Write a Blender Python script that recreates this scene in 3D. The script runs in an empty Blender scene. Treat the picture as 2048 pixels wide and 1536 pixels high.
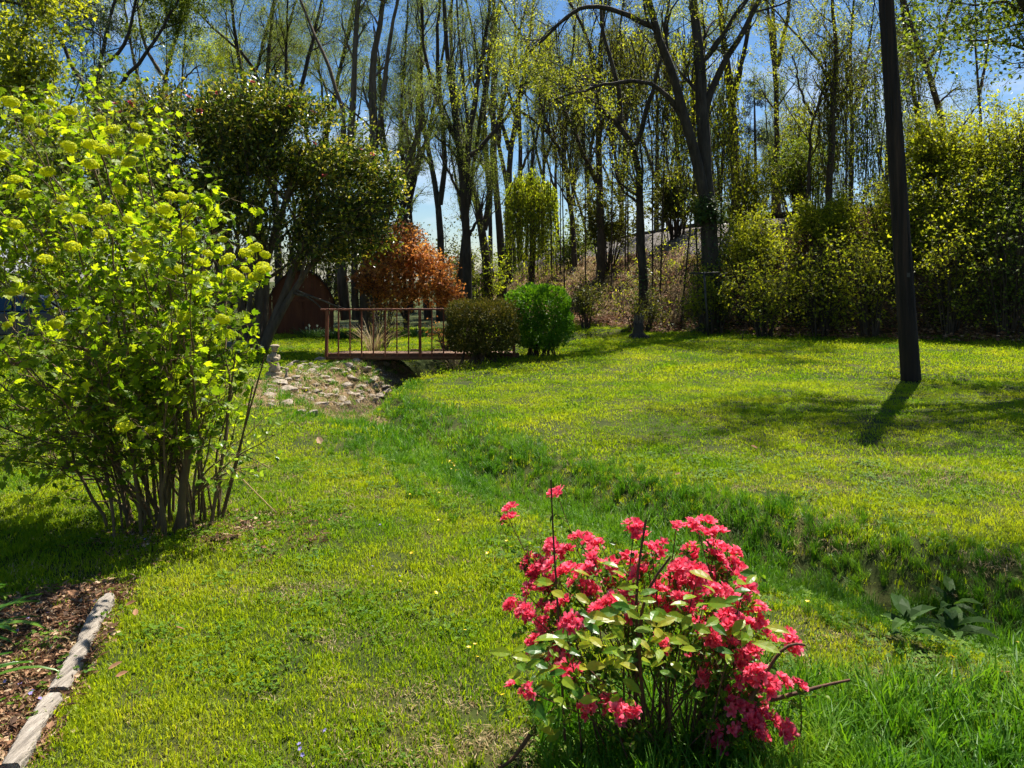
import bpy, math, random
import numpy as np
from mathutils import Vector, Matrix

# ------------------------------------------------------------------ camera, world, sun, exposure
scene = bpy.context.scene
COL = scene.collection
CAMZ, F, CX, HY = 1.65, 1518.0, 1024.0, 560.0          # eye height; focal length, principal column and horizon row of the 2048 px photo

cam_data = bpy.data.cameras.new('camera')
cam_data.sensor_width = 36.0
cam_data.lens = F / 2048 * 36
cam_data.shift_y = -208 / 2048
cam_data.clip_start = 0.05
cam_data.clip_end = 2000
cam = bpy.data.objects.new('camera', cam_data)
cam.location = (0, 0, CAMZ)
cam.rotation_euler = (math.radians(90), 0, 0)
COL.objects.link(cam)
scene.camera = cam

SUN_AZ, SUN_EL = 26.5, 59.0
az, el = math.radians(SUN_AZ), math.radians(SUN_EL)
TO_SUN = Vector((math.sin(az) * math.cos(el), math.cos(az) * math.cos(el), math.sin(el)))
world = bpy.data.worlds.new('World')
scene.world = world
world.use_nodes = True
wn = world.node_tree
wn.nodes.clear()
w_out = wn.nodes.new('ShaderNodeOutputWorld')
w_bg = wn.nodes.new('ShaderNodeBackground')
w_sky = wn.nodes.new('ShaderNodeTexSky')
w_sky.sky_type = 'NISHITA'
w_sky.sun_disc = False
w_sky.sun_elevation = el
w_sky.sun_rotation = az
w_sky.air_density = 1.0
w_sky.dust_density = 0.7
w_sky.ozone_density = 3.5
w_tc = wn.nodes.new('ShaderNodeTexCoord')
w_map = wn.nodes.new('ShaderNodeMapping')
w_map.inputs['Scale'].default_value = (1.6, 1.6, 4.5)
w_map.inputs['Location'].default_value = (0.35, 0.2, 0.1)
w_noise = wn.nodes.new('ShaderNodeTexNoise')
w_noise.inputs['Scale'].default_value = 1.7
w_noise.inputs['Detail'].default_value = 7
w_noise.inputs['Roughness'].default_value = 0.6
w_ramp = wn.nodes.new('ShaderNodeValToRGB')
w_ramp.color_ramp.elements[0].position = 0.52
w_ramp.color_ramp.elements[0].color = (0, 0, 0, 1)
w_ramp.color_ramp.elements[1].position = 0.74
w_ramp.color_ramp.elements[1].color = (0.85, 0.85, 0.85, 1)
w_mix = wn.nodes.new('ShaderNodeMix')
w_mix.data_type = 'RGBA'
w_mix.inputs[7].default_value = (8.5, 8.9, 9.6, 1)
wn.links.new(w_tc.outputs['Generated'], w_map.inputs['Vector'])
wn.links.new(w_map.outputs[0], w_noise.inputs['Vector'])
wn.links.new(w_noise.outputs[0], w_ramp.inputs[0])
wn.links.new(w_ramp.outputs[0], w_mix.inputs[0])
w_hs = wn.nodes.new('ShaderNodeHueSaturation')
w_hs.inputs['Saturation'].default_value = 1.3
wn.links.new(w_sky.outputs[0], w_hs.inputs['Color'])
wn.links.new(w_hs.outputs[0], w_mix.inputs[6])
wn.links.new(w_mix.outputs[2], w_bg.inputs[0])
w_bg.inputs[1].default_value = 0.05
wn.links.new(w_bg.outputs[0], w_out.inputs[0])

sun_data = bpy.data.lights.new('sun', 'SUN')
sun_data.energy = 5.0
sun_data.angle = math.radians(0.53)
sun_data.color = (1.0, 0.95, 0.86)
sun = bpy.data.objects.new('sun', sun_data)
sun.rotation_euler = TO_SUN.to_track_quat('Z', 'Y').to_euler()
sun.location = (10, 16, 30)
COL.objects.link(sun)

scene.view_settings.view_transform = 'Standard'
scene.view_settings.look = 'None'
scene.view_settings.exposure = 1.3
scene.view_settings.gamma = 1.0
scene.view_settings.use_curve_mapping = False
scene.render.engine = 'CYCLES'
cy = scene.cycles
cy.max_bounces = 5
cy.diffuse_bounces = 2
cy.glossy_bounces = 2
cy.transmission_bounces = 3
cy.use_light_tree = False
cy.transparent_max_bounces = 4
cy.use_adaptive_sampling = True
cy.adaptive_threshold = 0.03
cy.use_denoising = True
cy.denoising_prefilter = 'NONE'
try:
    cy.denoiser = 'OPENIMAGEDENOISE'
except Exception:
    pass
cy.sample_clamp_indirect = 6.0

RNG = np.random.default_rng(11)
random.seed(5)


# ------------------------------------------------------------------ helpers: nodes and materials
def new_mat(name):
    m = bpy.data.materials.new(name)
    m.use_nodes = True
    m.node_tree.nodes.clear()
    return m, m.node_tree.nodes, m.node_tree.links


def set_ramp(node, cols):
    e = node.color_ramp.elements
    n = len(cols)
    while len(e) < n:
        e.new(0.5)
    for i, c in enumerate(cols):
        e[i].position = i / (n - 1) if n > 1 else 0
        e[i].color = (*c, 1)


def leaf_mat(name, cols, trans=0.45, rough=0.5, spec=0.3, gain=1.7, src='v', nscale=1.0):
    """thin leaf / petal: gloss on top, light shining through; colour from a per-leaf value or from a noise over the place"""
    m, N, L = new_mat(name)
    out = N.new('ShaderNodeOutputMaterial')
    mix = N.new('ShaderNodeMixShader')
    mix.inputs[0].default_value = trans
    pr = N.new('ShaderNodeBsdfPrincipled')
    pr.inputs['Roughness'].default_value = rough
    pr.inputs['Specular IOR Level'].default_value = spec
    tr = N.new('ShaderNodeBsdfTranslucent')
    ramp = N.new('ShaderNodeValToRGB')
    set_ramp(ramp, cols)
    if src == 'v':
        at = N.new('ShaderNodeAttribute')
        at.attribute_name = 'v'
        L.new(at.outputs['Fac'], ramp.inputs[0])
    else:
        ge = N.new('ShaderNodeNewGeometry')
        n1 = N.new('ShaderNodeTexNoise')
        n1.inputs['Scale'].default_value = nscale
        n1.inputs['Detail'].default_value = 3
        L.new(ge.outputs['Position'], n1.inputs['Vector'])
        at = N.new('ShaderNodeAttribute')
        at.attribute_name = 'v'
        ma = N.new('ShaderNodeMath')
        ma.operation = 'MULTIPLY_ADD'
        ma.inputs[1].default_value = 0.36
        mb = N.new('ShaderNodeMath')
        mb.operation = 'MULTIPLY_ADD'
        mb.inputs[1].default_value = 1.7
        mb.inputs[2].default_value = -0.56
        L.new(n1.outputs[0], mb.inputs[0])
        L.new(at.outputs['Fac'], ma.inputs[0])
        L.new(mb.outputs[0], ma.inputs[2])
        L.new(ma.outputs[0], ramp.inputs[0])
    g = N.new('ShaderNodeVectorMath')
    g.operation = 'MULTIPLY'
    g.inputs[1].default_value = (gain * 1.08, gain, gain * 0.55) if gain > 0 else (-gain, -gain, -gain)
    L.new(ramp.outputs[0], pr.inputs['Base Color'])
    L.new(ramp.outputs[0], g.inputs[0])
    L.new(g.outputs[0], tr.inputs[0])
    L.new(pr.outputs[0], mix.inputs[1])
    L.new(tr.outputs[0], mix.inputs[2])
    L.new(mix.outputs[0], out.inputs[0])
    return m


def solid_mat(name, cols, scale=8.0, rough=0.85, bump=0.3, stretch=(1, 1, 1), detail=6, spec=0.3, coord='Object', metallic=0.0, bdist=0.02):
    """opaque surface with mottled colour and fine relief"""
    m, N, L = new_mat(name)
    out = N.new('ShaderNodeOutputMaterial')
    pr = N.new('ShaderNodeBsdfPrincipled')
    pr.inputs['Roughness'].default_value = rough
    pr.inputs['Specular IOR Level'].default_value = spec
    pr.inputs['Metallic'].default_value = metallic
    mp = N.new('ShaderNodeMapping')
    mp.inputs['Scale'].default_value = stretch
    if coord == 'World':
        tc = N.new('ShaderNodeNewGeometry')
        L.new(tc.outputs['Position'], mp.inputs['Vector'])
    else:
        tc = N.new('ShaderNodeTexCoord')
        L.new(tc.outputs[coord], mp.inputs['Vector'])
    n1 = N.new('ShaderNodeTexNoise')
    n1.inputs['Scale'].default_value = scale
    n1.inputs['Detail'].default_value = detail
    n1.inputs['Roughness'].default_value = 0.65
    ramp = N.new('ShaderNodeValToRGB')
    set_ramp(ramp, cols)
    e = ramp.color_ramp.elements
    for i in range(len(e)):
        e[i].position = 0.28 + 0.44 * i / max(1, len(e) - 1)
    L.new(mp.outputs[0], n1.inputs['Vector'])
    L.new(n1.outputs[0], ramp.inputs[0])
    L.new(ramp.outputs[0], pr.inputs['Base Color'])
    if bump:
        n2 = N.new('ShaderNodeTexNoise')
        n2.inputs['Scale'].default_value = scale * 3.1
        n2.inputs['Detail'].default_value = detail
        L.new(mp.outputs[0], n2.inputs['Vector'])
        b = N.new('ShaderNodeBump')
        b.inputs['Strength'].default_value = bump
        b.inputs['Distance'].default_value = bdist
        L.new(n2.outputs[0], b.inputs['Height'])
        L.new(b.outputs[0], pr.inputs['Normal'])
    L.new(pr.outputs[0], out.inputs[0])
    return m


M = {}
M['bark'] = solid_mat('dark_bark', [(0.022, 0.016, 0.011), (0.05, 0.038, 0.027), (0.085, 0.066, 0.048)], 7, 0.95, 0.6, (1, 1, 0.22))
M['bark_light'] = solid_mat('light_bark', [(0.05, 0.035, 0.022), (0.11, 0.08, 0.052), (0.17, 0.13, 0.09)], 8, 0.95, 0.6, (1, 1, 0.2))
M['twig'] = solid_mat('twig_bark', [(0.035, 0.024, 0.015), (0.09, 0.062, 0.038)], 12, 0.9, 0.2, (1, 1, 0.4))
M['stem'] = solid_mat('shrub_stem', [(0.07, 0.045, 0.02), (0.17, 0.115, 0.05)], 14, 0.85, 0.3, (1, 1, 0.3))
M['red_stem'] = solid_mat('red_stem', [(0.055, 0.03, 0.015), (0.14, 0.06, 0.03)], 20, 0.8, 0.2, (1, 1, 0.3))
M['pole'] = solid_mat('creosoted_pole', [(0.010, 0.007, 0.005), (0.030, 0.019, 0.012), (0.075, 0.042, 0.024)], 12, 0.9, 0.9, (1, 1, 0.04))
M['lawn_soil'] = solid_mat('lawn_soil', [(0.016, 0.026, 0.005), (0.034, 0.045, 0.009), (0.07, 0.06, 0.018)], 1.4, 0.95, 0.6, (1, 1, 1), 9, 0.1, 'World', 0, 0.05)  # soil colour darkened to deepen the shade between the grass blades
M['litter_soil'] = solid_mat('leaf_litter_soil', [(0.045, 0.028, 0.016), (0.11, 0.065, 0.036), (0.20, 0.13, 0.075)], 2.6, 0.95, 0.9, (1, 1, 1), 10, 0.1, 'World', 0, 0.08)
M['bed_soil'] = solid_mat('mulch_soil', [(0.05, 0.03, 0.018), (0.14, 0.07, 0.04), (0.22, 0.12, 0.07)], 18, 0.95, 0.9, (1, 1, 1), 8, 0.1, 'World', 0, 0.03)
M['ditch_soil'] = solid_mat('ditch_soil', [(0.022, 0.016, 0.010), (0.05, 0.036, 0.02), (0.09, 0.065, 0.04)], 5, 0.95, 0.8, (1, 1, 1), 8, 0.1, 'World', 0, 0.05)
M['bank_soil'] = solid_mat('stony_bank_soil', [(0.10, 0.065, 0.035), (0.20, 0.135, 0.075), (0.30, 0.22, 0.13)], 6, 0.95, 0.8, (1, 1, 1), 9, 0.1, 'World', 0, 0.05)
M['ballast'] = solid_mat('railway_ballast', [(0.07, 0.062, 0.055), (0.17, 0.15, 0.135), (0.30, 0.27, 0.24)], 9, 0.95, 1.0, (1, 1, 1), 12, 0.1, 'World', 0, 0.08)
M['rail'] = solid_mat('rusty_rail', [(0.03, 0.02, 0.016), (0.07, 0.042, 0.03)], 10, 0.6, 0.2)
M['stone'] = solid_mat('rubble_stone', [(0.11, 0.085, 0.06), (0.27, 0.22, 0.165), (0.45, 0.385, 0.30)], 5, 0.9, 0.6)
M['statue'] = solid_mat('weathered_cast_stone', [(0.14, 0.11, 0.07), (0.30, 0.24, 0.16), (0.44, 0.37, 0.26)], 9, 0.9, 0.5)
M['concrete'] = solid_mat('grey_concrete', [(0.10, 0.095, 0.085), (0.20, 0.19, 0.17), (0.29, 0.27, 0.24)], 8, 0.9, 0.4)
M['bridge'] = solid_mat('red_brown_paint', [(0.07, 0.02, 0.010), (0.14, 0.042, 0.018), (0.22, 0.075, 0.032)], 9, 0.65, 0.3, (1, 1, 0.4))
M['bridge_beam'] = solid_mat('stained_beam', [(0.06, 0.024, 0.012), (0.13, 0.055, 0.025)], 8, 0.75, 0.4, (0.3, 1, 1))
M['plank'] = solid_mat('stained_plank', [(0.10, 0.05, 0.028), (0.20, 0.11, 0.06)], 8, 0.8, 0.4, (1, 0.3, 1))
M['shed'] = solid_mat('shed_siding', [(0.075, 0.021, 0.008), (0.125, 0.036, 0.013), (0.17, 0.052, 0.018)], 6, 0.75, 0.3, (1, 1, 0.15))
M['shed_trim'] = solid_mat('shed_trim', [(0.10, 0.03, 0.012), (0.17, 0.055, 0.022)], 6, 0.75, 0.3)
M['shingle'] = solid_mat('roof_shingle', [(0.022, 0.014, 0.01), (0.05, 0.03, 0.02)], 14, 0.9, 0.6)
M['log'] = solid_mat('weathered_timber', [(0.09, 0.075, 0.06), (0.24, 0.205, 0.165), (0.40, 0.35, 0.29)], 6, 0.9, 0.7, (9, 0.7, 9), 8)
M['post_metal'] = solid_mat('galvanised_post', [(0.035, 0.03, 0.025), (0.085, 0.075, 0.06)], 10, 0.55, 0.2, metallic=0.4)
M['car_paint'] = solid_mat('dark_car_paint', [(0.02, 0.024, 0.03), (0.03, 0.035, 0.045)], 4, 0.25, 0, spec=0.6)
M['car_glass'] = solid_mat('car_window_glass', [(0.01, 0.013, 0.016), (0.02, 0.024, 0.028)], 3, 0.05, 0, spec=0.9)
M['tyre'] = solid_mat('black_rubber', [(0.012, 0.012, 0.012), (0.025, 0.025, 0.025)], 10, 0.8, 0.2)
M['rim'] = solid_mat('wheel_alloy', [(0.3, 0.3, 0.31), (0.4, 0.4, 0.41)], 6, 0.35, 0, metallic=0.9)
M['lamp_glass'] = solid_mat('car_lamp_glass', [(0.45, 0.47, 0.5), (0.6, 0.62, 0.65)], 3, 0.1, 0, spec=0.8)

# foliage
M['l_viburnum'] = leaf_mat('viburnum_leaf', [(0.05, 0.11, 0.004), (0.15, 0.235, 0.007), (0.29, 0.36, 0.010)], 0.55, 0.5, 0.22, 1.9)
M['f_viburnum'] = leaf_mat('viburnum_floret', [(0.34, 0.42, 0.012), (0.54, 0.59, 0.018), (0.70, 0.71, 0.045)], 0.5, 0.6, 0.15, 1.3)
M['l_shoot'] = leaf_mat('shoot_leaf', [(0.06, 0.14, 0.01), (0.13, 0.24, 0.015), (0.24, 0.33, 0.03)], 0.5, 0.4, 0.4, 1.8)
M['l_camellia'] = leaf_mat('camellia_leaf', [(0.016, 0.036, 0.004), (0.045, 0.08, 0.006), (0.115, 0.15, 0.010), (0.32, 0.29, 0.04)], 0.42, 0.36, 0.45, 1.8)
M['f_camellia'] = leaf_mat('camellia_petal', [(0.45, 0.08, 0.09), (0.62, 0.18, 0.18)], 0.35, 0.5, 0.3, -1.1)
M['l_yellow'] = leaf_mat('spring_leaf_yellow', [(0.10, 0.14, 0.008), (0.20, 0.235, 0.012), (0.33, 0.35, 0.02)], 0.55, 0.5, 0.3, 1.8)
M['l_green'] = leaf_mat('spring_leaf_green', [(0.05, 0.085, 0.009), (0.10, 0.15, 0.013), (0.18, 0.23, 0.022)], 0.5, 0.5, 0.3, 1.6)
M['l_willow'] = leaf_mat('willow_leaf', [(0.075, 0.12, 0.016), (0.14, 0.19, 0.026), (0.22, 0.27, 0.045)], 0.5, 0.5, 0.3, 1.5)
M['l_olive'] = leaf_mat('olive_leaf', [(0.04, 0.05, 0.008), (0.085, 0.10, 0.012), (0.15, 0.16, 0.02)], 0.45, 0.55, 0.25, 1.5)
M['l_vine'] = leaf_mat('ivy_leaf', [(0.02, 0.045, 0.006), (0.05, 0.09, 0.01), (0.10, 0.15, 0.015)], 0.35, 0.4, 0.4, 1.6)
M['l_lime'] = leaf_mat('lime_leaf', [(0.11, 0.17, 0.008), (0.23, 0.30, 0.012), (0.38, 0.41, 0.02)], 0.55, 0.5, 0.3, 1.6)
M['l_maple'] = leaf_mat('red_maple_leaf', [(0.18, 0.05, 0.014), (0.42, 0.15, 0.024), (0.56, 0.26, 0.045), (0.46, 0.18, 0.08)], 0.55, 0.5, 0.3, -1.5)
M['l_clip_dark'] = leaf_mat('dark_hedge_leaf', [(0.014, 0.022, 0.004), (0.03, 0.042, 0.006), (0.085, 0.08, 0.012), (0.15, 0.12, 0.03)], 0.25, 0.6, 0.15, 1.4)
M['l_clip_green'] = leaf_mat('bright_hedge_leaf', [(0.025, 0.085, 0.004), (0.06, 0.16, 0.006), (0.13, 0.25, 0.010)], 0.42, 0.45, 0.3, 1.8)
M['l_conifer'] = leaf_mat('pine_needle', [(0.010, 0.022, 0.012), (0.022, 0.042, 0.020), (0.045, 0.07, 0.03)], 0.25, 0.5, 0.3, 1.2)
M['l_iris'] = leaf_mat('strap_leaf', [(0.03, 0.10, 0.012), (0.07, 0.17, 0.018), (0.13, 0.25, 0.025)], 0.4, 0.35, 0.4, 1.7)
M['l_daff'] = leaf_mat('bulb_leaf', [(0.015, 0.05, 0.014), (0.035, 0.085, 0.02), (0.06, 0.12, 0.028)], 0.35, 0.4, 0.4, 1.5)
M['l_dry'] = leaf_mat('dry_straw', [(0.20, 0.14, 0.06), (0.34, 0.25, 0.11), (0.50, 0.40, 0.22)], 0.35, 0.7, 0.2, -1.0)
M['l_litter'] = leaf_mat('fallen_leaf', [(0.08, 0.034, 0.015), (0.20, 0.09, 0.042), (0.33, 0.17, 0.085), (0.46, 0.32, 0.20)], 0.25, 0.7, 0.2, -1.0)
M['l_mulch'] = leaf_mat('mulch_chip', [(0.07, 0.036, 0.02), (0.19, 0.09, 0.045), (0.33, 0.19, 0.10), (0.50, 0.38, 0.24)], 0.15, 0.7, 0.2, -1.0)
M['l_azalea'] = leaf_mat('azalea_small_leaf', [(0.03, 0.09, 0.006), (0.08, 0.17, 0.010), (0.19, 0.28, 0.016)], 0.48, 0.45, 0.3, 1.7)
M['l_big'] = leaf_mat('broad_shoot_leaf', [(0.05, 0.15, 0.010), (0.14, 0.26, 0.014), (0.27, 0.36, 0.02), (0.36, 0.36, 0.03)], 0.55, 0.35, 0.4, 1.6)
M['f_azalea'] = leaf_mat('azalea_petal', [(0.70, 0.03, 0.075), (0.83, 0.075, 0.145), (0.90, 0.21, 0.30)], 0.55, 0.5, 0.2, -1.08)
M['f_pale'] = leaf_mat('pale_blossom', [(0.75, 0.52, 0.48), (0.82, 0.68, 0.64), (0.85, 0.78, 0.74)], 0.4, 0.6, 0.2, -1.0)
M['f_yellow'] = leaf_mat('buttercup_petal', [(0.75, 0.50, 0.01), (0.85, 0.62, 0.02)], 0.3, 0.4, 0.4, -1.0)
M['f_violet'] = leaf_mat('violet_petal', [(0.24, 0.20, 0.50), (0.38, 0.33, 0.62)], 0.3, 0.6, 0.2, -1.0)
M['f_daff'] = leaf_mat('daffodil_petal', [(0.7, 0.66, 0.4), (0.78, 0.74, 0.55)], 0.3, 0.6, 0.2, -1.0)
M['l_dock'] = leaf_mat('dock_leaf', [(0.025, 0.065, 0.008), (0.05, 0.105, 0.012)], 0.35, 0.6, 0.15, 1.5)
M['g_lawn'] = leaf_mat('lawn_blade', [(0.062, 0.165, 0.004), (0.125, 0.235, 0.005), (0.22, 0.305, 0.007), (0.29, 0.35, 0.011), (0.38, 0.37, 0.035)], 0.5, 0.5, 0.15, 1.45, 'place', 0.9)
M['g_long'] = leaf_mat('long_blade', [(0.028, 0.10, 0.004), (0.055, 0.16, 0.006), (0.10, 0.22, 0.009), (0.19, 0.29, 0.014)], 0.42, 0.5, 0.25, 1.5, 'place', 1.6)
M['g_clover'] = leaf_mat('clover_leaf', [(0.04, 0.11, 0.005), (0.08, 0.17, 0.007), (0.14, 0.23, 0.010)], 0.4, 0.6, 0.15, 1.6)


# ------------------------------------------------------------------ helpers: scene objects
def tag(o, label=None, cat=None, group=None, kind=None):
    if label: o['label'] = label
    if cat: o['category'] = cat
    if group: o['group'] = group
    if kind: o['kind'] = kind
    return o


def empty(name, loc=(0, 0, 0), rz=0.0):
    o = bpy.data.objects.new(name, None)
    o.empty_display_size = 0.2
    o.location = loc
    o.rotation_euler = (0, 0, rz)
    COL.objects.link(o)
    return o


def link(o, parent=None):
    COL.objects.link(o)
    if parent is not None:
        o.parent = parent
        if isinstance(parent, bpy.types.Object):
            o.matrix_parent_inverse = Matrix.Translation(-Vector(parent.location)) if parent.parent is None and parent.type == 'EMPTY' else Matrix.Identity(4)
    return o


class Geo:
    """collects vertices and polygons of equal corner count; becomes one mesh"""
    def __init__(self):
        self.V, self.v, self.Fs, self.n = [], [], [], 0

    def add(self, V, *faces, val=None):
        V = np.asarray(V, float).reshape(-1, 3)
        self.V.append(V)
        if val is None:
            val = np.full(len(V), 0.5)
        elif np.isscalar(val):
            val = np.full(len(V), val)
        self.v.append(np.asarray(val, float))
        for f in faces:
            f = np.asarray(f, np.int64)
            if f.size:
                self.Fs.append(f + self.n)
        self.n += len(V)
        return self

    def mesh(self, name, mat, smooth=False):
        V = np.concatenate(self.V) if self.V else np.zeros((0, 3))
        me = bpy.data.meshes.new(name)
        me.vertices.add(len(V))
        me.vertices.foreach_set('co', V.astype(np.float32).ravel())
        loops = np.concatenate([f.ravel() for f in self.Fs]) if self.Fs else np.zeros(0, np.int64)
        tot = np.concatenate([np.full(len(f), f.shape[1]) for f in self.Fs]) if self.Fs else np.zeros(0, np.int64)
        me.loops.add(len(loops))
        me.loops.foreach_set('vertex_index', loops.astype(np.int32))
        me.polygons.add(len(tot))
        start = np.concatenate([[0], np.cumsum(tot)[:-1]]) if len(tot) else tot
        me.polygons.foreach_set('loop_start', start.astype(np.int32))
        me.polygons.foreach_set('loop_total', tot.astype(np.int32))
        me.polygons.foreach_set('use_smooth', np.full(len(tot), smooth))
        a = me.attributes.new('v', 'FLOAT', 'POINT')
        a.data.foreach_set('value', np.concatenate(self.v).astype(np.float32) if self.v else np.zeros(0, np.float32))
        me.update(calc_edges=True)
        if mat is not None:
            me.materials.append(mat)
        return me

    def obj(self, name, mat, parent=None, smooth=False, kind=None):
        o = bpy.data.objects.new(name, self.mesh(name, mat, smooth))
        link(o, parent)
        if kind: o['kind'] = kind
        return o


def box_geo(g, c, s, rot=None, bevel=0.0, val=None):
    x, y, z = s[0] / 2, s[1] / 2, s[2] / 2
    V = np.array([[-x, -y, -z], [x, -y, -z], [x, y, -z], [-x, y, -z], [-x, -y, z], [x, -y, z], [x, y, z], [-x, y, z]])
    if rot is not None:
        V = V @ np.array(rot.to_matrix() if hasattr(rot, 'to_matrix') else rot).T
    g.add(V + np.array(c), [[0, 3, 2, 1], [4, 5, 6, 7], [0, 1, 5, 4], [1, 2, 6, 5], [2, 3, 7, 6], [3, 0, 4, 7]], val=val)
    return g


def bevelled(o, w=0.006, seg=2):
    b = o.modifiers.new('bevel', 'BEVEL')
    b.width = w
    b.segments = seg
    b.limit_method = 'ANGLE'
    return o


def norm(a):
    return a / np.maximum(np.linalg.norm(a, axis=-1, keepdims=True), 1e-9)


def tubes(P, R, sides, g=None, cap=False, val=None, lump=0.0, rng=None):
    """P (B,n,3) centre lines, R (B,n) radii -> tube skins"""
    g = g or Geo()
    P = np.asarray(P, float); R = np.asarray(R, float)
    B, n, _ = P.shape
    T = np.empty_like(P)
    T[:, 1:-1] = P[:, 2:] - P[:, :-2]
    T[:, 0] = P[:, 1] - P[:, 0]
    T[:, -1] = P[:, -1] - P[:, -2]
    T = norm(T)
    mean = norm(P[:, -1] - P[:, 0] + 1e-6)
    ref = np.where(np.abs(mean[:, 2:3]) < 0.8, np.array([[0, 0, 1.0]]), np.array([[1.0, 0, 0]]))
    U = norm(np.cross(np.broadcast_to(ref[:, None, :], T.shape), T))
    W = np.cross(T, U)
    a = np.arange(sides) / sides * 2 * np.pi
    rr = R[:, :, None] * np.ones(sides)
    if lump:
        rng = rng or RNG
        rr = rr * (1 + lump * rng.uniform(-1, 1, rr.shape))
    V = P[:, :, None, :] + rr[..., None] * (np.cos(a)[None, None, :, None] * U[:, :, None, :] + np.sin(a)[None, None, :, None] * W[:, :, None, :])
    b = np.arange(B)[:, None, None] * n * sides
    i = np.arange(n - 1)[None, :, None] * sides
    k = np.arange(sides)[None, None, :]
    k2 = (k + 1) % sides
    q = np.stack([b + i + k, b + i + k2, b + i + sides + k2, b + i + sides + k], -1).reshape(-1, 4)
    fs = [q]
    if cap:
        for base in (0, (n - 1) * sides):
            idx = np.arange(B)[:, None] * n * sides + base + (np.arange(sides) if base else np.arange(sides)[::-1])[None, :]
            fs.append(idx)
    g.add(V.reshape(-1, 3), *fs, val=val if val is None or np.isscalar(val) else np.repeat(val, n * sides))
    return g


def resample(pts, n):
    pts = np.asarray(pts, float)
    d = np.concatenate([[0], np.cumsum(np.linalg.norm(np.diff(pts, axis=0), axis=1))])
    t = np.linspace(0, d[-1], n)
    out = np.stack([np.interp(t, d, pts[:, k]) for k in range(pts.shape[1])], 1)
    for _ in range(2):
        out[1:-1] = 0.25 * out[:-2] + 0.5 * out[1:-1] + 0.25 * out[2:]
    return out


def grow(P, R, K, t0, t1, L, ang, up, wob, n, rr, rng, shrink=0.0, rmin=0.002):
    """K side branches from every branch in P; returns their centre lines and radii"""
    B, m, _ = P.shape
    idx = np.repeat(np.arange(B), K)
    N = len(idx)
    t = rng.uniform(t0, t1, N) * (m - 1)
    i = np.minimum(t.astype(int), m - 2)
    f = (t - i)[:, None]
    p = P[idx, i] * (1 - f) + P[idx, i + 1] * f
    tan = norm(P[idx, i + 1] - P[idx, i])
    r = R[idx, i] * (1 - f[:, 0]) + R[idx, i + 1] * f[:, 0]
    perp = rng.normal(size=(N, 3))
    perp = norm(perp - (perp * tan).sum(1, keepdims=True) * tan)
    a = np.radians(rng.uniform(ang[0], ang[1], N))[:, None]
    d = np.cos(a) * tan + np.sin(a) * perp
    ln = rng.uniform(L[0], L[1], N) * (1 - shrink * t / (m - 1))
    out = np.empty((N, n, 3))
    out[:, 0] = p
    for k in range(1, n):
        d = d + np.array([0, 0, up]) + rng.normal(size=(N, 3)) * wob
        d = norm(d)
        p = p + d * (ln / (n - 1))[:, None]
        out[:, k] = p
    r0 = np.maximum(r * rr, rmin)
    Rn = r0[:, None] * np.linspace(1, 0.35, n)[None, :]
    return out, Rn


KITE = (np.array([[0, 0, 0], [0.42, 0.5, 0.10], [1, 0, 0], [0.42, -0.5, 0.10]]), np.array([[0, 1, 2], [0, 2, 3]]))
OVAL = (np.array([[0, 0, 0], [0.28, 0.42, 0.07], [0.66, 0.36, 0.05], [1, 0, -0.08], [0.66, -0.36, 0.05], [0.28, -0.42, 0.07], [0.45, 0, 0]]),
        np.array([[0, 1, 6], [1, 2, 6], [2, 3, 6], [3, 4, 6], [4, 5, 6], [5, 0, 6]]))
LOBED = (np.array([[0, 0, 0], [0.08, 0.30, .04], [0.38, 0.52, .02], [0.42, 0.27, .03], [0.68, 0.36, 0], [0.70, 0.16, .02], [1, 0, -.06],
                   [0.70, -0.16, .02], [0.68, -0.36, 0], [0.42, -0.27, .03], [0.38, -0.52, .02], [0.08, -0.30, .04], [0.35, 0, -.02]]),
         np.array([[i, i + 1, 12] for i in range(11)] + [[11, 0, 12]]))


TRI = (np.array([[0, 0.28, 0], [1, 0, 0], [0.1, -0.34, 0]]), np.array([[0, 1, 2]]))


def leaves(pos, dirv, nrm, size, tmpl=KITE, width=1.0, val=None, g=None, rng=None):
    g = g or Geo()
    N = len(pos)
    if N == 0:
        return g
    X = norm(dirv)
    Z = norm(nrm - (nrm * X).sum(1, keepdims=True) * X)
    Y = np.cross(Z, X)
    TV, TT = tmpl
    size = np.broadcast_to(size, (N,))[:, None, None]
    w = np.broadcast_to(width, (N,))[:, None, None]
    V = pos[:, None, :] + size * (TV[None, :, 0:1] * X[:, None] + TV[None, :, 1:2] * w * Y[:, None] + TV[None, :, 2:3] * Z[:, None])
    T = (TT[None] + (np.arange(N) * len(TV))[:, None, None]).reshape(-1, 3)
    rng = rng or RNG
    if val is None:
        val = rng.random(N)
    g.add(V.reshape(-1, 3), T, val=np.repeat(np.broadcast_to(val, (N,)), len(TV)))
    return g


def leaves_on(P, per, size, rng, t0=0.15, tmpl=KITE, width=0.6, droop=0.3, spread=0.0, g=None, flat=0.6, val=None):
    B, m, _ = P.shape
    idx = np.repeat(np.arange(B), per)
    N = len(idx)
    t = rng.uniform(t0, 1, N) * (m - 1)
    i = np.minimum(t.astype(int), m - 2)
    f = (t - i)[:, None]
    p = P[idx, i] * (1 - f) + P[idx, i + 1] * f
    if spread:
        p = p + rng.normal(size=(N, 3)) * spread
    tan = norm(P[idx, i + 1] - P[idx, i])
    d = norm(rng.normal(size=(N, 3)) + 0.5 * tan + np.array([0, 0, -droop]))
    nn = rng.normal(size=(N, 3)) + np.array([0, 0, flat * 2])
    return leaves(p, d, nn, rng.uniform(size[0], size[1], N), tmpl, width, val, g, rng)


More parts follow.
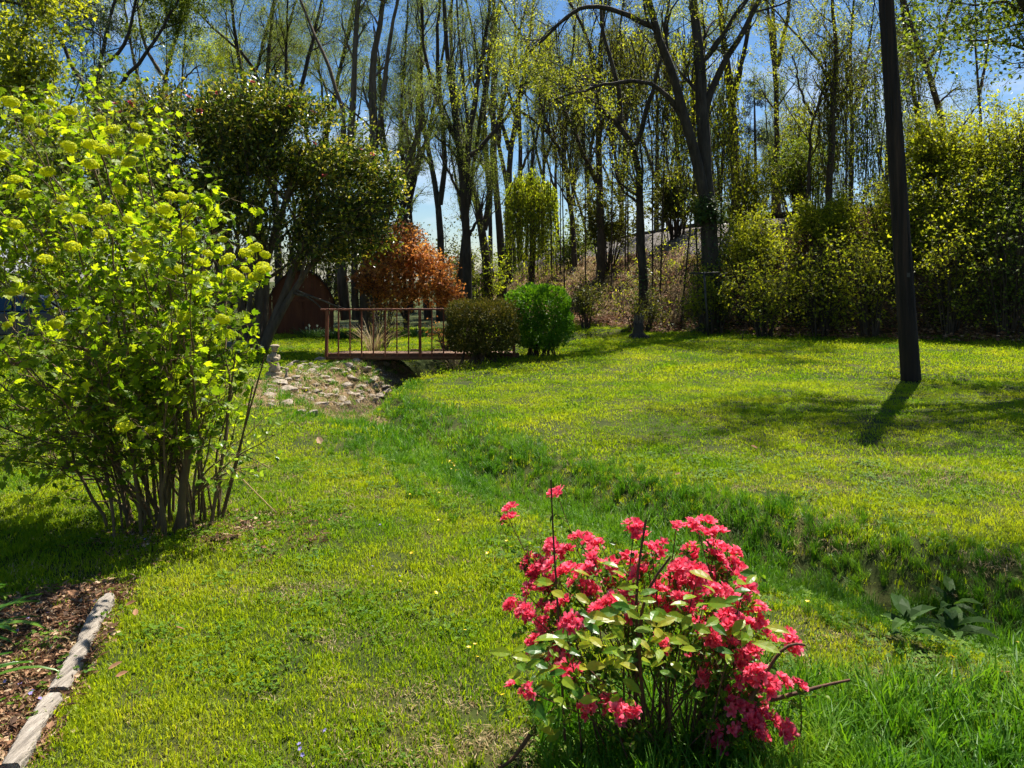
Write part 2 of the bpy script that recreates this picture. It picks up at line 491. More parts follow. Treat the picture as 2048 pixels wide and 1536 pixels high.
def vnoise(x, y, s, seed=0):
    """smooth value noise in 0..1"""
    r = np.random.default_rng(seed + 1000)
    tab = r.random((64, 64))
    x = np.asarray(x) * s; y = np.asarray(y) * s
    xi = np.floor(x).astype(int); yi = np.floor(y).astype(int)
    fx = x - xi; fy = y - yi
    fx = fx * fx * (3 - 2 * fx); fy = fy * fy * (3 - 2 * fy)
    a = tab[xi % 64, yi % 64]; b = tab[(xi + 1) % 64, yi % 64]
    c = tab[xi % 64, (yi + 1) % 64]; d = tab[(xi + 1) % 64, (yi + 1) % 64]
    return (a * (1 - fx) + b * fx) * (1 - fy) + (c * (1 - fx) + d * fx) * fy


# ------------------------------------------------------------------ terrain
DITCH = np.array([(9.0, 1.4), (5.5, 2.5), (2.75, 3.85), (1.35, 5.05), (.62, 5.9), (-.35, 7.1), (-1.4, 9.2), (-2.25, 11), (-2.45, 12.5), (-2.15, 14.5), (-1.6, 16.5), (-.6, 18.6), (1.0, 21.5), (3.2, 24.3), (6, 25)])
DDEP = np.array([.34, .34, .30, .24, .20, .19, .22, .36, .60, .85, .90, .8, .6, .5, .3])
DWL = np.array([1.1, 1.0, 1.0, 1.0, 1.0, .95, .95, 1.2, 1.7, 1.7, 1.5, 1.2, 1.2, 1.0, .8])       # half width towards the camera / left
DWR = np.array([.65, .65, .62, .62, .62, .65, .7, .75, .8, 1.0, 1.2, 1.2, 1.2, 1.0, .8])        # half width on the lawn side
TOE = np.array([(80, 6), (40, 14.5), (13.5, 19.8), (8, 22), (4.6, 25), (2.5, 29), (0.5, 36), (-3, 55), (-10, 110), (-22, 260), (-30, 420)])


def poly_dist(x, y, poly, extra=None):
    """signed distance to a polyline (positive on its right-hand side) and interpolated extras at the nearest point"""
    x = np.asarray(x, float); y = np.asarray(y, float)
    best = np.full(x.shape, 1e9); sgn = np.ones(x.shape); tt = np.zeros(x.shape); gap = None
    for k in range(len(poly) - 1):
        ax, ay = poly[k]; bx, by = poly[k + 1]
        dx, dy = bx - ax, by - ay
        t = np.clip(((x - ax) * dx + (y - ay) * dy) / (dx * dx + dy * dy), 0, 1)
        ex = x - (ax + t * dx); ey = y - (ay + t * dy)
        d = np.hypot(ex, ey)
        m = d < best
        best = np.where(m, d, best)
        sgn = np.where(m, np.where(dx * ey - dy * ex < 0, 1.0, -1.0), sgn)
        tt = np.where(m, k + t, tt)
    return best * sgn, tt


def bank_d(x, y):
    return poly_dist(x, y, TOE)[0]


def ditch_s(x, y):
    d, t = poly_dist(x, y, DITCH)
    k = np.arange(len(DITCH))
    w = np.where(d > 0, np.interp(t, k, DWR), np.interp(t, k, DWL))
    return np.abs(d) / w, np.interp(t, k, DDEP), d, t


BANK_D = [-2, -0.3, 1, 3, 6, 6.9, 10.4, 11.4, 18, 40, 100, 400]
BANK_Z = [0, 0, .35, 1.75, 3.45, 3.55, 3.55, 3.2, 1.5, 0, -2, -4]


def H(x, y):
    x = np.asarray(x, float); y = np.asarray(y, float)
    z = -0.012 * np.clip(y - 5, 0, 40) / (1 + np.exp(np.clip((x + 0.5) / 1.2, -30, 30)))
    s, dep, d, t = ditch_s(x, y)
    p = np.clip(1 - s, 0, 1)
    z = z - dep * (p * p * (3 - 2 * p))
    bd = bank_d(x, y)
    tt_ = poly_dist(x, y, TOE)[1]
    z = z + np.interp(bd, BANK_D, BANK_Z) + np.interp(tt_, [0, 2.2, 3.2, 4.0], [2.0, 2.0, 0.9, 0]) * np.exp(-((bd - 3.9) / 1.7) ** 2)
    rough = np.clip(bd, 0, 1) * np.clip((6.2 - bd), 0, 1)
    z = z + rough * (vnoise(x, y, 0.9, 3) - .5) * 0.5
    z = z + (vnoise(x, y, 0.7, 1) - 0.5) * 0.05 + (vnoise(x, y, 3.1, 2) - 0.5) * 0.018
    return z


def h1(x, y):
    return float(H(np.array([x]), np.array([y]))[0])


def P3(px, py, Y):
    return np.array([(px - CX) / F * Y, Y, CAMZ - (py - HY) / F * Y])


def on_ground(px, Y):
    X = (px - CX) / F * Y
    return np.array([X, Y, h1(X, Y)])


def G(px, py):
    """point of the ground seen at a pixel"""
    ys = np.concatenate([np.linspace(1.5, 12, 600), np.linspace(12, 60, 900)])
    xs = (px - CX) / F * ys
    zr = CAMZ - (py - HY) / F * ys
    below = np.nonzero(zr <= H(xs, ys))[0]
    k = below[0] if len(below) else len(ys) - 1
    return np.array([xs[k], ys[k], zr[k]])


BED_A, BED_B = np.array([-2.07, 3.95]), np.array([-1.62, 2.45])     # the timber edging of the mulch bed


def in_bed(x, y):
    dx, dy = BED_B - BED_A
    side = dx * (y - BED_A[1]) - dy * (x - BED_A[0])
    return (side < 0) & (y < 4.0 + 0.15 * np.sin(x * 5)) & (y > 0.5)


def in_rocks(x, y):
    s, dep, d, t = ditch_s(x, y)
    return (d < 0.25) & (s < 1.25) & (y > 10.2) & (y < 17.2) & (x < -1.2)


yy = np.concatenate([np.linspace(-14, 1.5, 24), np.linspace(1.6, 26, 230), 26 * np.exp(np.linspace(0.005, math.log(900 / 26), 120))])
ss = np.linspace(-1, 1, 241)
uu = ss * (0.28 + 0.72 * ss ** 2)
XX = uu[None, :] * (np.abs(yy) * 1.5 + 14)[:, None]
YY = np.repeat(yy[:, None], len(uu), 1)
ZZ = H(XX, YY)
nr, nc = XX.shape
gg = Geo()
ii = (np.arange(nr - 1)[:, None] * nc + np.arange(nc - 1)[None, :]).ravel()
quads = np.stack([ii, ii + 1, ii + nc + 1, ii + nc], 1)
gg.add(np.stack([XX, YY, ZZ], -1).reshape(-1, 3), quads)
ground = gg.obj('ground', M['lawn_soil'], smooth=True)
for k in ('litter_soil', 'bed_soil', 'ditch_soil', 'bank_soil'):
    ground.data.materials.append(M[k])
fx = 0.25 * (XX.ravel()[quads].sum(1)); fy = 0.25 * (YY.ravel()[quads].sum(1))
bd = bank_d(fx, fy); sv, dp, dd, tv = ditch_s(fx, fy)
mi = np.zeros(len(quads), np.int32)
mi[(bd > -0.1) & (bd < 30)] = 1
mi[in_bed(fx, fy)] = 2
mi[in_rocks(fx, fy)] = 4
mi[(sv < 0.45) & (dp > 0.45)] = 3
ground.data.polygons.foreach_set('material_index', mi)
tag(ground, 'mown lawn sloping to a ditch and a wooded bank', None, None, 'structure')


# railway: ballast shoulder, two rails, sleepers
def offset_line(dist, n=160, k0=1, k1=9):
    pts = []
    for t in np.linspace(k0, k1, n) ** 1.0:
        i = min(int(t), len(TOE) - 2); f = t - i
        p = TOE[i] * (1 - f) + TOE[i + 1] * f
        pts.append(p)
    pts = resample(np.array(pts), n)
    tg = norm(np.gradient(pts, axis=0))
    nrm_ = np.stack([tg[:, 1], -tg[:, 0]], 1)
    return pts + nrm_ * dist, tg


bl = Geo()
prof = [(4.3, 2.50), (5.2, 3.16), (6.5, 3.80), (7.2, 4.05), (7.5, 4.08), (10.0, 4.08), (10.3, 3.95), (11.6, 3.2)]
rows = []
for dist, z in prof:
    p, _ = offset_line(dist, 220)
    rows.append(np.concatenate([p, np.full((len(p), 1), z) + (RNG.random((len(p), 1)) - .5) * 0.05], 1))
rows = np.array(rows)
a, b = rows.shape[:2]
ii = (np.arange(a - 1)[:, None] * b + np.arange(b - 1)[None, :]).ravel()
bl.add(rows.reshape(-1, 3), np.stack([ii, ii + b, ii + b + 1, ii + 1], 1))
ballast = bl.obj('railway_ballast', M['ballast'], smooth=True)
tag(ballast, 'grey stone railway ballast along the top of the bank', None, None, 'structure')
track = empty('railway_track', (9, 28, 4.0))
tag(track, 'rusty railway track running along the top of the bank', 'railway track')
for dist in (8.0, 9.44):
    p, _ = offset_line(dist, 220)
    g = Geo()
    for half, z0, z1 in ((0.065, 4.18, 4.205), (0.012, 4.205, 4.315), (0.036, 4.315, 4.355)):
        tg = norm(np.gradient(p, axis=0)); nn = np.stack([tg[:, 1], -tg[:, 0]], 1)
        ring = np.stack([np.concatenate([p - nn * half, np.full((len(p), 1), z0)], 1), np.concatenate([p + nn * half, np.full((len(p), 1), z0)], 1),
                         np.concatenate([p + nn * half, np.full((len(p), 1), z1)], 1), np.concatenate([p - nn * half, np.full((len(p), 1), z1)], 1)], 1)
        n = len(p); i0 = (np.arange(n - 1) * 4)[:, None]; k = np.arange(4)[None]; k2 = (k + 1) % 4
        g.add(ring.reshape(-1, 3), np.stack([i0 + k, i0 + k2, i0 + 4 + k2, i0 + 4 + k], -1).reshape(-1, 4))
    g.obj('rail', M['rail'], track)
p, tg = offset_line(8.72, 1400)
seg = np.concatenate([[0], np.cumsum(np.linalg.norm(np.diff(p, axis=0), axis=1))])
sl = Geo(); box_geo(sl, (0, 0, 0), (0.22, 2.5, 0.17))
sl_me = sl.mesh('sleeper', M['bark'])
for s_ in np.arange(26, 100, 0.62):
    i = int(np.searchsorted(seg, s_))
    if i >= len(p) - 1: break
    o = bpy.data.objects.new('sleeper', sl_me)
    o.location = (p[i][0], p[i][1], 4.092)
    o.rotation_euler = (0, 0, math.atan2(tg[i][1], tg[i][0]))
    link(o, track)


# ------------------------------------------------------------------ trees
def px_stems(Y, stems, rng, drift=0.06):
    """stems given as photo columns and rows at the tree's own distance; forks start on the stem they leave"""
    out = []
    for s in stems:
        if 'w' in s:
            out.append(np.array(s['w'], float))
            continue
        pts = np.array(s['p'], float)
        depth = Y
        if out and s.get('fork', True):
            allp = np.concatenate([o for o in out])
            q = np.stack([allp[:, 0] / allp[:, 1] * F + CX, HY - (allp[:, 2] - CAMZ) / allp[:, 1] * F], 1)
            depth = allp[np.argmin(((q - pts[0]) ** 2).sum(1)), 1]
        sl_ = rng.uniform(-drift, drift)
        ln = np.concatenate([[0], np.cumsum(np.hypot(*np.diff(pts, axis=0).T))]) / F * Y
        dep = depth + ln * sl_ * 4 * np.clip(ln / 6, 0, 1)
        out.append(np.stack([(pts[:, 0] - CX) / F * dep, dep, CAMZ - (pts[:, 1] - HY) / F * dep], 1))
    return out


def make_tree(name, label, Y, stems, hw, leaf='l_green', bark='bark', seed=0, K=(10, 5, 4), L1=(1.6, 3.4), L2=(0.7, 1.5), L3=(0.35, 0.8),
              per=3, size=(0.07, 0.13), width=0.6, up=(0.10, 0.06, 0.0), ang=(22, 55), t0=0.35, droop=0.3, group=None, extend=3.0,
              vine=0, vine_top=4.0, root=True, cat='tree', spread=0.06, l3=True):
    rng = np.random.default_rng(seed + 77)
    lines = px_stems(Y, stems, rng)
    o0 = lines[0][0].copy()
    if root:
        o0[2] = h1(o0[0], o0[1]) - 0.05
        if lines[0][0][2] > o0[2] + 0.15:
            lines[0] = np.concatenate([[o0], lines[0]])
        else:
            lines[0][0] = o0
    t = empty(name, tuple(o0))
    tag(t, label, cat, group)
    n = 16
    S, R = [], []
    for k, (ln, s) in enumerate(zip(lines, stems)):
        top = s.get('top', 0.35)
        if ln[-1][2] > CAMZ + 470 / F * ln[-1][1] and extend:
            d = norm(ln[-1] - ln[-2]); e = extend * rng.uniform(0.7, 1.2)
            ln = np.concatenate([ln, [ln[-1] + d * e * .5 + np.array([0, 0, .2])], [ln[-1] + d * e + np.array([rng.normal() * .2, rng.normal() * .3, .5])]])
            top *= 0.5
        q = resample(ln, n)
        q[1:-1] += rng.normal(size=(n - 2, 3)) * 0.02
        r0 = s.get('hw', hw if k == 0 else hw * 0.6) / F * Y
        rr = r0 * np.linspace(1, top, n) ** 1.0
        if k == 0 and root:
            rr[0] *= 1.35; rr[1] *= 1.08
        S.append(q); R.append(rr)
    if Y > 22:
        K = (K[0], K[1] + 2, K[2] + 1)
    S = np.array(S); R = np.array(R)
    wood = tubes(S, R, 9, lump=0.07, rng=rng)
    P1, R1 = grow(S, R, K[0], t0, 1.0, L1, ang, up[0], 0.16, 7, 0.42, rng, 0.35, 0.006)
    tubes(P1, R1, 5, wood)
    P2, R2 = grow(P1, R1, K[1], 0.2, 1.0, L2, (25, 60), up[1], 0.2, 5, 0.5, rng, 0.3, 0.004)
    tubes(P2, R2, 3, wood)
    tw = P2
    if K[2] and l3:
        P3_, R3 = grow(P2, R2, K[2], 0.2, 1.0, L3, (25, 65), up[2], 0.22, 4, 0.6, rng, 0.2, 0.003)
        tubes(P3_[:, ::3] if Y > 22 else P3_, R3[:, ::3] if Y > 22 else R3, 3, wood)
        tw = P3_
    wood.obj('trunk', M[bark], t, smooth=True)
    if per:
        far_ = Y > 22
        cr = leaves_on(tw, per * 2 if far_ else per, (size[0] * .62, size[1] * .72) if far_ else size, rng, 0.1, TRI if far_ else KITE, width * (1.5 if far_ else 1), droop, spread)
        cr.obj('crown', M[leaf], t, kind='stuff')
    if vine:
        vp = []
        for q, rr in zip(S[:3], R[:3]):
            m = q[:, 2] < o0[2] + vine_top
            if m.sum() < 2: continue
            qq = q[m]; r_ = rr[m]
            N = vine // 2
            u = rng.random(N) ** 1.4 * (len(qq) - 1); i = np.minimum(u.astype(int), len(qq) - 2); f = (u - i)[:, None]
            c = qq[i] * (1 - f) + qq[i + 1] * f
            a = rng.random(N) * 2 * np.pi
            rad = r_[i] + rng.gamma(1.4, 0.11, N)
            d = np.stack([np.cos(a), np.sin(a), rng.normal(size=N) * 0.3], 1)
            vp.append((c + d * rad[:, None], d))
        if vp:
            p = np.concatenate([v[0] for v in vp]); d = np.concatenate([v[1] for v in vp])
            leaves(p, d + np.array([0, 0, -.6]) + rng.normal(size=p.shape) * .4, d + np.array([0, 0, .8]), rng.uniform(0.06, 0.12, len(p)), KITE, 0.8, None, None, rng).obj('vine', M['l_vine'], t, kind='stuff')
    return t


def st(p, hw=None, top=None, **k):
    d = dict(p=p, **k)
    if hw: d['hw'] = hw
    if top: d['top'] = top
    return d


make_tree('tall_tree', 'tall dark tree rising just behind the red maple, its limbs fanning upward', 31,
          [st([(935, 580), (932, 450), (928, 380), (918, 290), (905, 200), (893, 100), (885, -40)], 10, .3),
           st([(928, 380), (936, 300), (946, 220), (962, 130), (975, 50), (985, -40)], 7),
           st([(920, 300), (890, 240), (862, 170), (845, 80), (842, -30)], 5),
           st([(932, 320), (975, 280), (1010, 240), (1045, 180), (1062, 140)], 5),
           st([(930, 410), (900, 350), (880, 310)], 4), st([(933, 480), (955, 440), (968, 385)], 4)],
          10, 'l_willow', seed=1, K=(11, 6, 4), per=5, up=(.22, .14, .02), ang=(18, 42), size=(.06, .11), t0=.3)
make_tree('forked_tree', 'slim two-stemmed tree forking low between the maple and the tallest trunk', 37,
          [st([(882, 520), (880, 410), (868, 350), (852, 280), (838, 180), (846, 60), (840, -40)], 8, .3),
           st([(880, 410), (892, 340), (886, 240), (872, 120), (880, -40)], 6),
           st([(862, 330), (835, 290), (800, 240), (770, 200)], 4)],
          8, 'l_willow', seed=2, K=(9, 5, 4), per=6, up=(.2, .12, .0), ang=(18, 45))
make_tree('leaning_tree', 'leaning double-trunked tree on the skyline right of the tallest trunk', 46,
          [st([(975, 510), (958, 420), (932, 330), (915, 260), (905, 160), (900, 40), (905, -30)], 10, .3),
           st([(968, 460), (985, 420), (975, 330), (965, 240), (980, 120), (1000, 0)], 7)],
          10, 'l_olive', seed=3, K=(7, 5, 3), per=6, up=(.15, .1, 0))
make_tree('straight_tree', 'straight bare tree left of the vine-draped lime green mound', 48,
          [st([(1004, 505), (995, 420), (989, 340), (988, 280), (984, 200), (990, 100), (985, -30)], 9, .35),
           st([(992, 375), (965, 330), (942, 295)], 5), st([(988, 285), (1005, 210), (1025, 120), (1050, 20)], 5)],
          9, 'l_willow', seed=4, K=(7, 5, 3), per=5, up=(.18, .1, 0))
make_tree('slender_tree', 'slender Y-forked tree just behind the vine-draped lime green mound', 52,
          [st([(1018, 490), (1017, 400), (1018, 300), (1032, 250), (1045, 160), (1062, 60), (1070, -20)], 8, .4),
           st([(1018, 300), (1008, 262), (996, 220), (985, 180)], 5)],
          8, 'l_green', seed=5, K=(7, 5, 3), per=7)
make_tree('arching_tree', 'thin curved tree arching left above the lime green mound', 40,
          [st([(1148, 470), (1136, 375), (1122, 290), (1094, 264), (1061, 230), (1024, 215)], 6, .4),
           st([(1100, 268), (1080, 200), (1068, 140)], 4), st([(1126, 310), (1135, 230), (1140, 150), (1150, 60)], 4)],
          6, 'l_yellow', seed=6, K=(7, 5, 3), per=7)
make_tree('brushy_tree', 'brushy upright tree with a spray of fine bare limbs behind the forked trunk', 34,
          [st([(1202, 500), (1200, 375), (1197, 268), (1193, 170), (1188, 85), (1156, 40), (1135, 0)], 9, .3),
           st([(1195, 370), (1170, 317), (1137, 232), (1108, 188), (1073, 122), (1032, 54), (1000, 0)], 5),
           st([(1193, 200), (1198, 120), (1207, 40), (1212, -30)], 5), st([(1196, 290), (1215, 200), (1232, 120), (1245, 20)], 4)],
          9, 'l_olive', 'twig', seed=7, K=(13, 6, 4), per=6, up=(.25, .18, .06), ang=(14, 38))
make_tree('crooked_tree', 'crooked forked tree left of the big twin trunk, on the bank', 27,
          [st([(1288, 610), (1284, 500), (1281, 375), (1271, 288), (1239, 246), (1207, 220), (1165, 188), (1120, 160)], 10, .35),
           st([(1272, 290), (1284, 245), (1296, 215), (1315, 150), (1330, 60)], 5),
           st([(1241, 246), (1241, 185), (1234, 146), (1212, 97), (1198, 40), (1200, -20)], 5)],
          10, 'l_yellow', seed=8, K=(9, 5, 4), per=6, vine=700, vine_top=2.5)
make_tree('twin_trunk_tree', 'big dark twin-trunked tree wrapped in vines behind the clothesline post', 23.6,
          [st([(1421, 640), (1420, 560), (1418, 470), (1413, 375), (1405, 220), (1398, 122), (1391, 24), (1384, -30)], 19, .5),
           st([(1416, 440), (1400, 342), (1371, 244), (1352, 156), (1327, 93), (1305, 54), (1292, 10), (1288, -30)], 12, .6),
           st([(1303, 52), (1273, 37), (1232, 20), (1183, 5), (1156, 15), (1122, 46), (1073, 88), (1025, 150)], 6, .25),
           st([(1369, 240), (1342, 195), (1305, 168), (1268, 159), (1207, 168), (1151, 188), (1112, 198)], 6, .3),
           st([(1407, 245), (1418, 176), (1454, 127), (1476, 80), (1502, 30), (1530, -20)], 8, .5),
           st([(1400, 130), (1430, 90), (1465, 40), (1490, 10)], 4)],
          19, 'l_yellow', seed=9, K=(7, 5, 4), per=6, vine=2600, vine_top=4.5, t0=.45)
make_tree('background_tree', 'dark ivy-clad trunk standing just right of the big twin trunk', 31,
          [st([(1472, 420), (1469, 290), (1465, 200), (1450, 110), (1440, 20), (1438, -30)], 11, .5), st([(1466, 200), (1485, 120), (1500, 40)], 6)],
          11, 'l_green', seed=10, K=(8, 5, 4), per=8, vine=500, vine_top=6)
make_tree('three_stem_tree', 'tree splitting into three upright stems against the sky, between twin trunk and pole', 36,
          [st([(1556, 420), (1553, 250), (1551, 160), (1548, 60), (1545, -30)], 7, .5), st([(1553, 135), (1568, 70), (1578, 20), (1582, -30)], 5), st([(1550, 150), (1541, 80), (1536, 10)], 4)],
          7, 'l_green', seed=11, K=(9, 5, 4), per=6)
make_tree('slim_tree', 'slim straight tree nearest the left side of the utility pole', 25.5,
          [st([(1655, 470), (1660, 371), (1666, 208), (1675, 104), (1669, 45), (1664, -30)], 7, .5), st([(1668, 180), (1640, 120), (1600, 80)], 3), st([(1664, 250), (1700, 190), (1750, 150)], 3)],
          7, 'l_olive', 'twig', seed=12, K=(12, 6, 4), per=5, up=(.02, -.05, -.12), vine=250, vine_top=3)
make_tree('bent_sapling', 'bent sapling leaning right below the slim straight tree', 26,
          [st([(1608, 440), (1618, 350), (1621, 252), (1633, 208), (1660, 149), (1690, 90)], 4, .4), st([(1624, 230), (1600, 180), (1585, 110)], 3)],
          4, 'l_yellow', 'twig', seed=13, K=(9, 5, 4), per=6)
make_tree('diagonal_tree', 'diagonal tree leaning left just right of the utility pole', 30,
          [st([(1895, 290), (1874, 202), (1856, 142), (1832, 74), (1811, 24), (1798, -30)], 8, .6), st([(1850, 130), (1885, 70), (1905, 0)], 4)],
          8, 'l_green', 'twig', seed=14, K=(12, 6, 4), per=5, up=(.0, -.08, -.15), t0=.1)
make_tree('background_tree', 'dark stem crossing behind the diagonal leaning tree', 31,
          [st([(1840, 330), (1832, 208), (1823, 142), (1808, 60), (1800, -20)], 6, .6)],
          6, 'l_green', 'twig', seed=15, K=(16, 6, 4), per=5, up=(.0, -.08, -.15), t0=.1)
make_tree('background_tree', 'thin stem in the gap between slim tree and utility pole', 33,
          [st([(1700, 430), (1704, 300), (1704, 208), (1698, 120), (1706, 20), (1710, -30)], 5, .6), st([(1704, 230), (1730, 150), (1742, 60)], 3)],
          5, 'l_green', seed=16, K=(14, 6, 3), per=6)
make_tree('overhanging_tree', 'tree at the right edge whose bare limbs hang into the top corner', 15.5,
          [st([(2230, 690), (2225, 500), (2200, 300), (2150, 150), (2050, 0), (1950, -150), (1850, -260)], 22, .4),
           st([(2190, 280), (2120, 140), (2048, 95), (1975, 80), (1930, 82)], 6, .25),
           st([(2150, 150), (2080, 40), (2010, 0), (1940, 10)], 6, .3),
           st([(2215, 400), (2250, 200), (2240, 0), (2200, -200), (2100, -380)], 12, .35),
           st([(2100, 70), (2080, -120), (1990, -280), (1850, -420)], 11, .35),
           st([(2050, 0), (1930, -120), (1770, -200), (1600, -240)], 9, .3),
           st([(2000, -70), (1900, -260), (1760, -380), (1600, -470)], 9, .3),
           st(None, 9, .3, w=[(12.0, 15.5, 6.0), (10.8, 14.6, 8.2), (8.6, 12, 9.6), (6.7, 10.6, 10.0), (5.5, 9.9, 10.2)]), st(None, 9, .3, w=[(11.5, 15.2, 7.6), (10, 13, 9.8), (8.6, 10.6, 11.2), (7.2, 8.4, 12)])],  # both limbs added out of view to throw shade on the lower right ditch
          22, 'l_green', seed=17, K=(9, 6, 5), L1=(1.2, 2.6), per=6, size=(.07, .13), extend=0, t0=.4, spread=.1)
make_tree('twin_stem_sapling', 'two thin dark stems against the sky at far right', 34,
          [st([(1962, 300), (1960, 210), (1955, 140), (1948, 80), (1952, 0)], 4, .5), st([(1958, 190), (1975, 110), (1978, 30)], 3)],
          4, 'l_olive', 'twig', seed=18, K=(8, 5, 3), per=3)
# left half
make_tree('clump_tree', 'thick multi-trunked tree clump between the shed and the red maple', 27.5,
          [st([(735, 640), (735, 520), (735, 430), (745, 350), (757, 290), (741, 191), (737, 137), (760, 51), (772, -30)], 15, .28),
           st([(748, 600), (757, 480), (786, 400), (828, 300), (846, 230)], 10, .35, fork=False),
           st([(692, 640), (684, 540), (676, 470), (690, 350), (706, 267), (709, 191), (703, 137), (716, 34), (722, -30)], 11, .35, fork=False),
           st([(690, 350), (692, 222), (668, 164), (644, 102), (605, 20), (590, -30)], 5, .4),
           st([(757, 290), (765, 191), (772, 120), (790, 30), (800, -30)], 6, .4),
           st([(712, 640), (708, 540), (712, 440), (726, 360)], 8, .5, fork=False)],
          15, 'l_willow', 'bark_light', seed=20, K=(9, 6, 5), per=8, up=(.18, .08, -.15), ang=(15, 42), size=(.07, .13), width=.4, droop=.9, t0=.5)
make_tree('willow_tree', 'airy willow with drooping pale green twigs above the camellia', 33,
          [st([(560, 620), (556, 480), (545, 330), (530, 200), (538, 90), (552, -30)], 9, .4), st([(545, 320), (585, 240), (612, 140), (640, 20), (650, -30)], 6),
           st([(550, 400), (520, 300), (490, 190), (470, 80), (460, -30)], 6), st([(530, 200), (500, 120), (430, 60)], 4), st([(590, 235), (570, 150), (575, 40)], 4)],
          9, 'l_willow', seed=21, K=(9, 7, 6), per=8, up=(.12, -.05, -.35), ang=(15, 45), size=(.07, .14), width=.3, droop=1.2)
make_tree('background_tree', 'leafy green tree rising behind the left end of the camellia', 29,
          [st([(190, 620), (188, 400), (190, 250), (195, 150), (205, 60), (240, -30)], 7, .4), st([(192, 220), (160, 160), (125, 90), (90, 20)], 5), st([(192, 240), (240, 170), (300, 100), (340, 30)], 5),
           st([(196, 140), (255, 90), (270, 0)], 4)],
          7, 'l_green', seed=22, K=(13, 7, 5), per=13, size=(.09, .16), droop=.4)
make_tree('background_tree', 'pale feathery tree against the blue sky, upper left of the camellia', 36,
          [st([(300, 620), (305, 400), (315, 260), (330, 160), (345, 80), (380, 0)], 7, .4), st([(312, 280), (280, 180), (260, 80)], 5), st([(330, 160), (290, 100), (275, 20)], 4), st([(335, 200), (375, 150), (400, 130)], 3)],
          7, 'l_lime', 'bark_light', seed=23, K=(9, 6, 5), per=10, size=(.08, .14))
make_tree('leafy_tree', 'bright yellow-green leafy tree at the left edge behind the snowball shrub', 11.5,
          [st([(-110, 800), (-115, 600), (-100, 420), (-70, 250), (-40, 100), (-30, -40)], 10, .4), st([(-105, 450), (-50, 340), (30, 240), (90, 150)], 6),
           st([(-112, 560), (-20, 440), (60, 380), (130, 330)], 5), st([(-80, 300), (0, 180), (50, 60)], 5), st([(-110, 520), (-40, 480), (40, 470)], 5)],
          10, 'l_yellow', 'twig', seed=24, K=(13, 7, 6), L1=(.6, 1.5), L2=(.35, .8), L3=(.2, .4), per=9, size=(.045, .085), width=.75, extend=1, spread=.05)
make_tree('small_tree', 'dark slanting trunk half hidden inside the snowball shrub', 8.6,
          [st([(222, 760), (212, 670), (200, 600), (188, 540), (170, 430), (150, 330), (120, 230)], 11, .4), st([(195, 570), (230, 460), (250, 360)], 5), st([(185, 520), (110, 430), (40, 350)], 5)],
          11, 'l_green', 'bark', seed=25, K=(8, 6, 5), L1=(.6, 1.3), L2=(.3, .7), L3=(.2, .4), per=8, size=(.045, .08), width=.7, extend=0)


def conifer(name, label, px, Y, top_py, base_w, seed, trunk_hw=6, n=26, low=0.15):
    rng = np.random.default_rng(seed)
    o = on_ground(px, Y)
    ztop = CAMZ - (top_py - HY) / F * Y
    t = empty(name, tuple(o))
    tag(t, label, 'tree')
    h = ztop - o[2]
    S = resample(np.array([o, o + [0.1, 0, h * .5], o + [0, 0, h]]), 12)[None]
    R = (trunk_hw / F * Y * np.linspace(1, .15, 12))[None]
    w = tubes(S, R, 7)
    tt = rng.uniform(low, 0.98, n * 4)
    ln = base_w * (1.05 - tt) * rng.uniform(.6, 1.1, len(tt)) + .2
    a = rng.random(len(tt)) * 2 * np.pi
    d = np.stack([np.cos(a), np.sin(a), rng.uniform(-.25, .15, len(tt))], 1)
    p0 = o + np.stack([0 * tt, 0 * tt, tt * h], 1)
    P = np.stack([p0 + d * (ln * k / 5)[:, None] + np.array([0, 0, -.06]) * (k ** 1.6) * (ln / 2)[:, None] * .3 for k in range(6)], 1)
    tubes(P, np.maximum(.012 * ln, .006)[:, None] * np.linspace(1, .3, 6), 3, w)
    P2, R2 = grow(P, np.full(P.shape[:2], .006), 7, .15, 1, (.2, .55), (30, 65), -.06, .1, 3, .8, rng)
    tubes(P2, R2, 3, w)
    w.obj('trunk', M['bark'], t, smooth=True)
    leaves_on(P2, 14, (.10, .20), rng, 0, KITE, .14, .2).obj('crown', M['l_conifer'], t, kind='stuff')
    return t


conifer('pine_tree', 'dark blue-green pine behind the ivy-clad trunk', 1508, 44, 150, 2.6, 31)
conifer('pine_tree', 'dark pine top showing between the crooked tree and the twin trunk', 1312, 52, 40, 3.0, 32)
ev = make_tree('evergreen_tree', 'dark evergreen whose shaded boughs hang in the upper left corner', 14,
               [st([(-190, 720), (-190, 400), (-185, 0), (-180, -300)], 14, .5), st([(-186, 60), (-60, -10), (60, 10), (140, 40), (205, 75)], 5, .3), st([(-186, -40), (-40, -90), (100, -40), (190, 10)], 5, .3),
                st([(-188, 180), (-90, 110), (-10, 120)], 4, .3)],
               14, 'l_conifer', seed=33, K=(11, 7, 6), L1=(.5, 1.2), L2=(.25, .55), L3=(.15, .3), per=8, size=(.06, .12), width=.16, up=(-.05, -.05, -.05), extend=0, t0=.2)


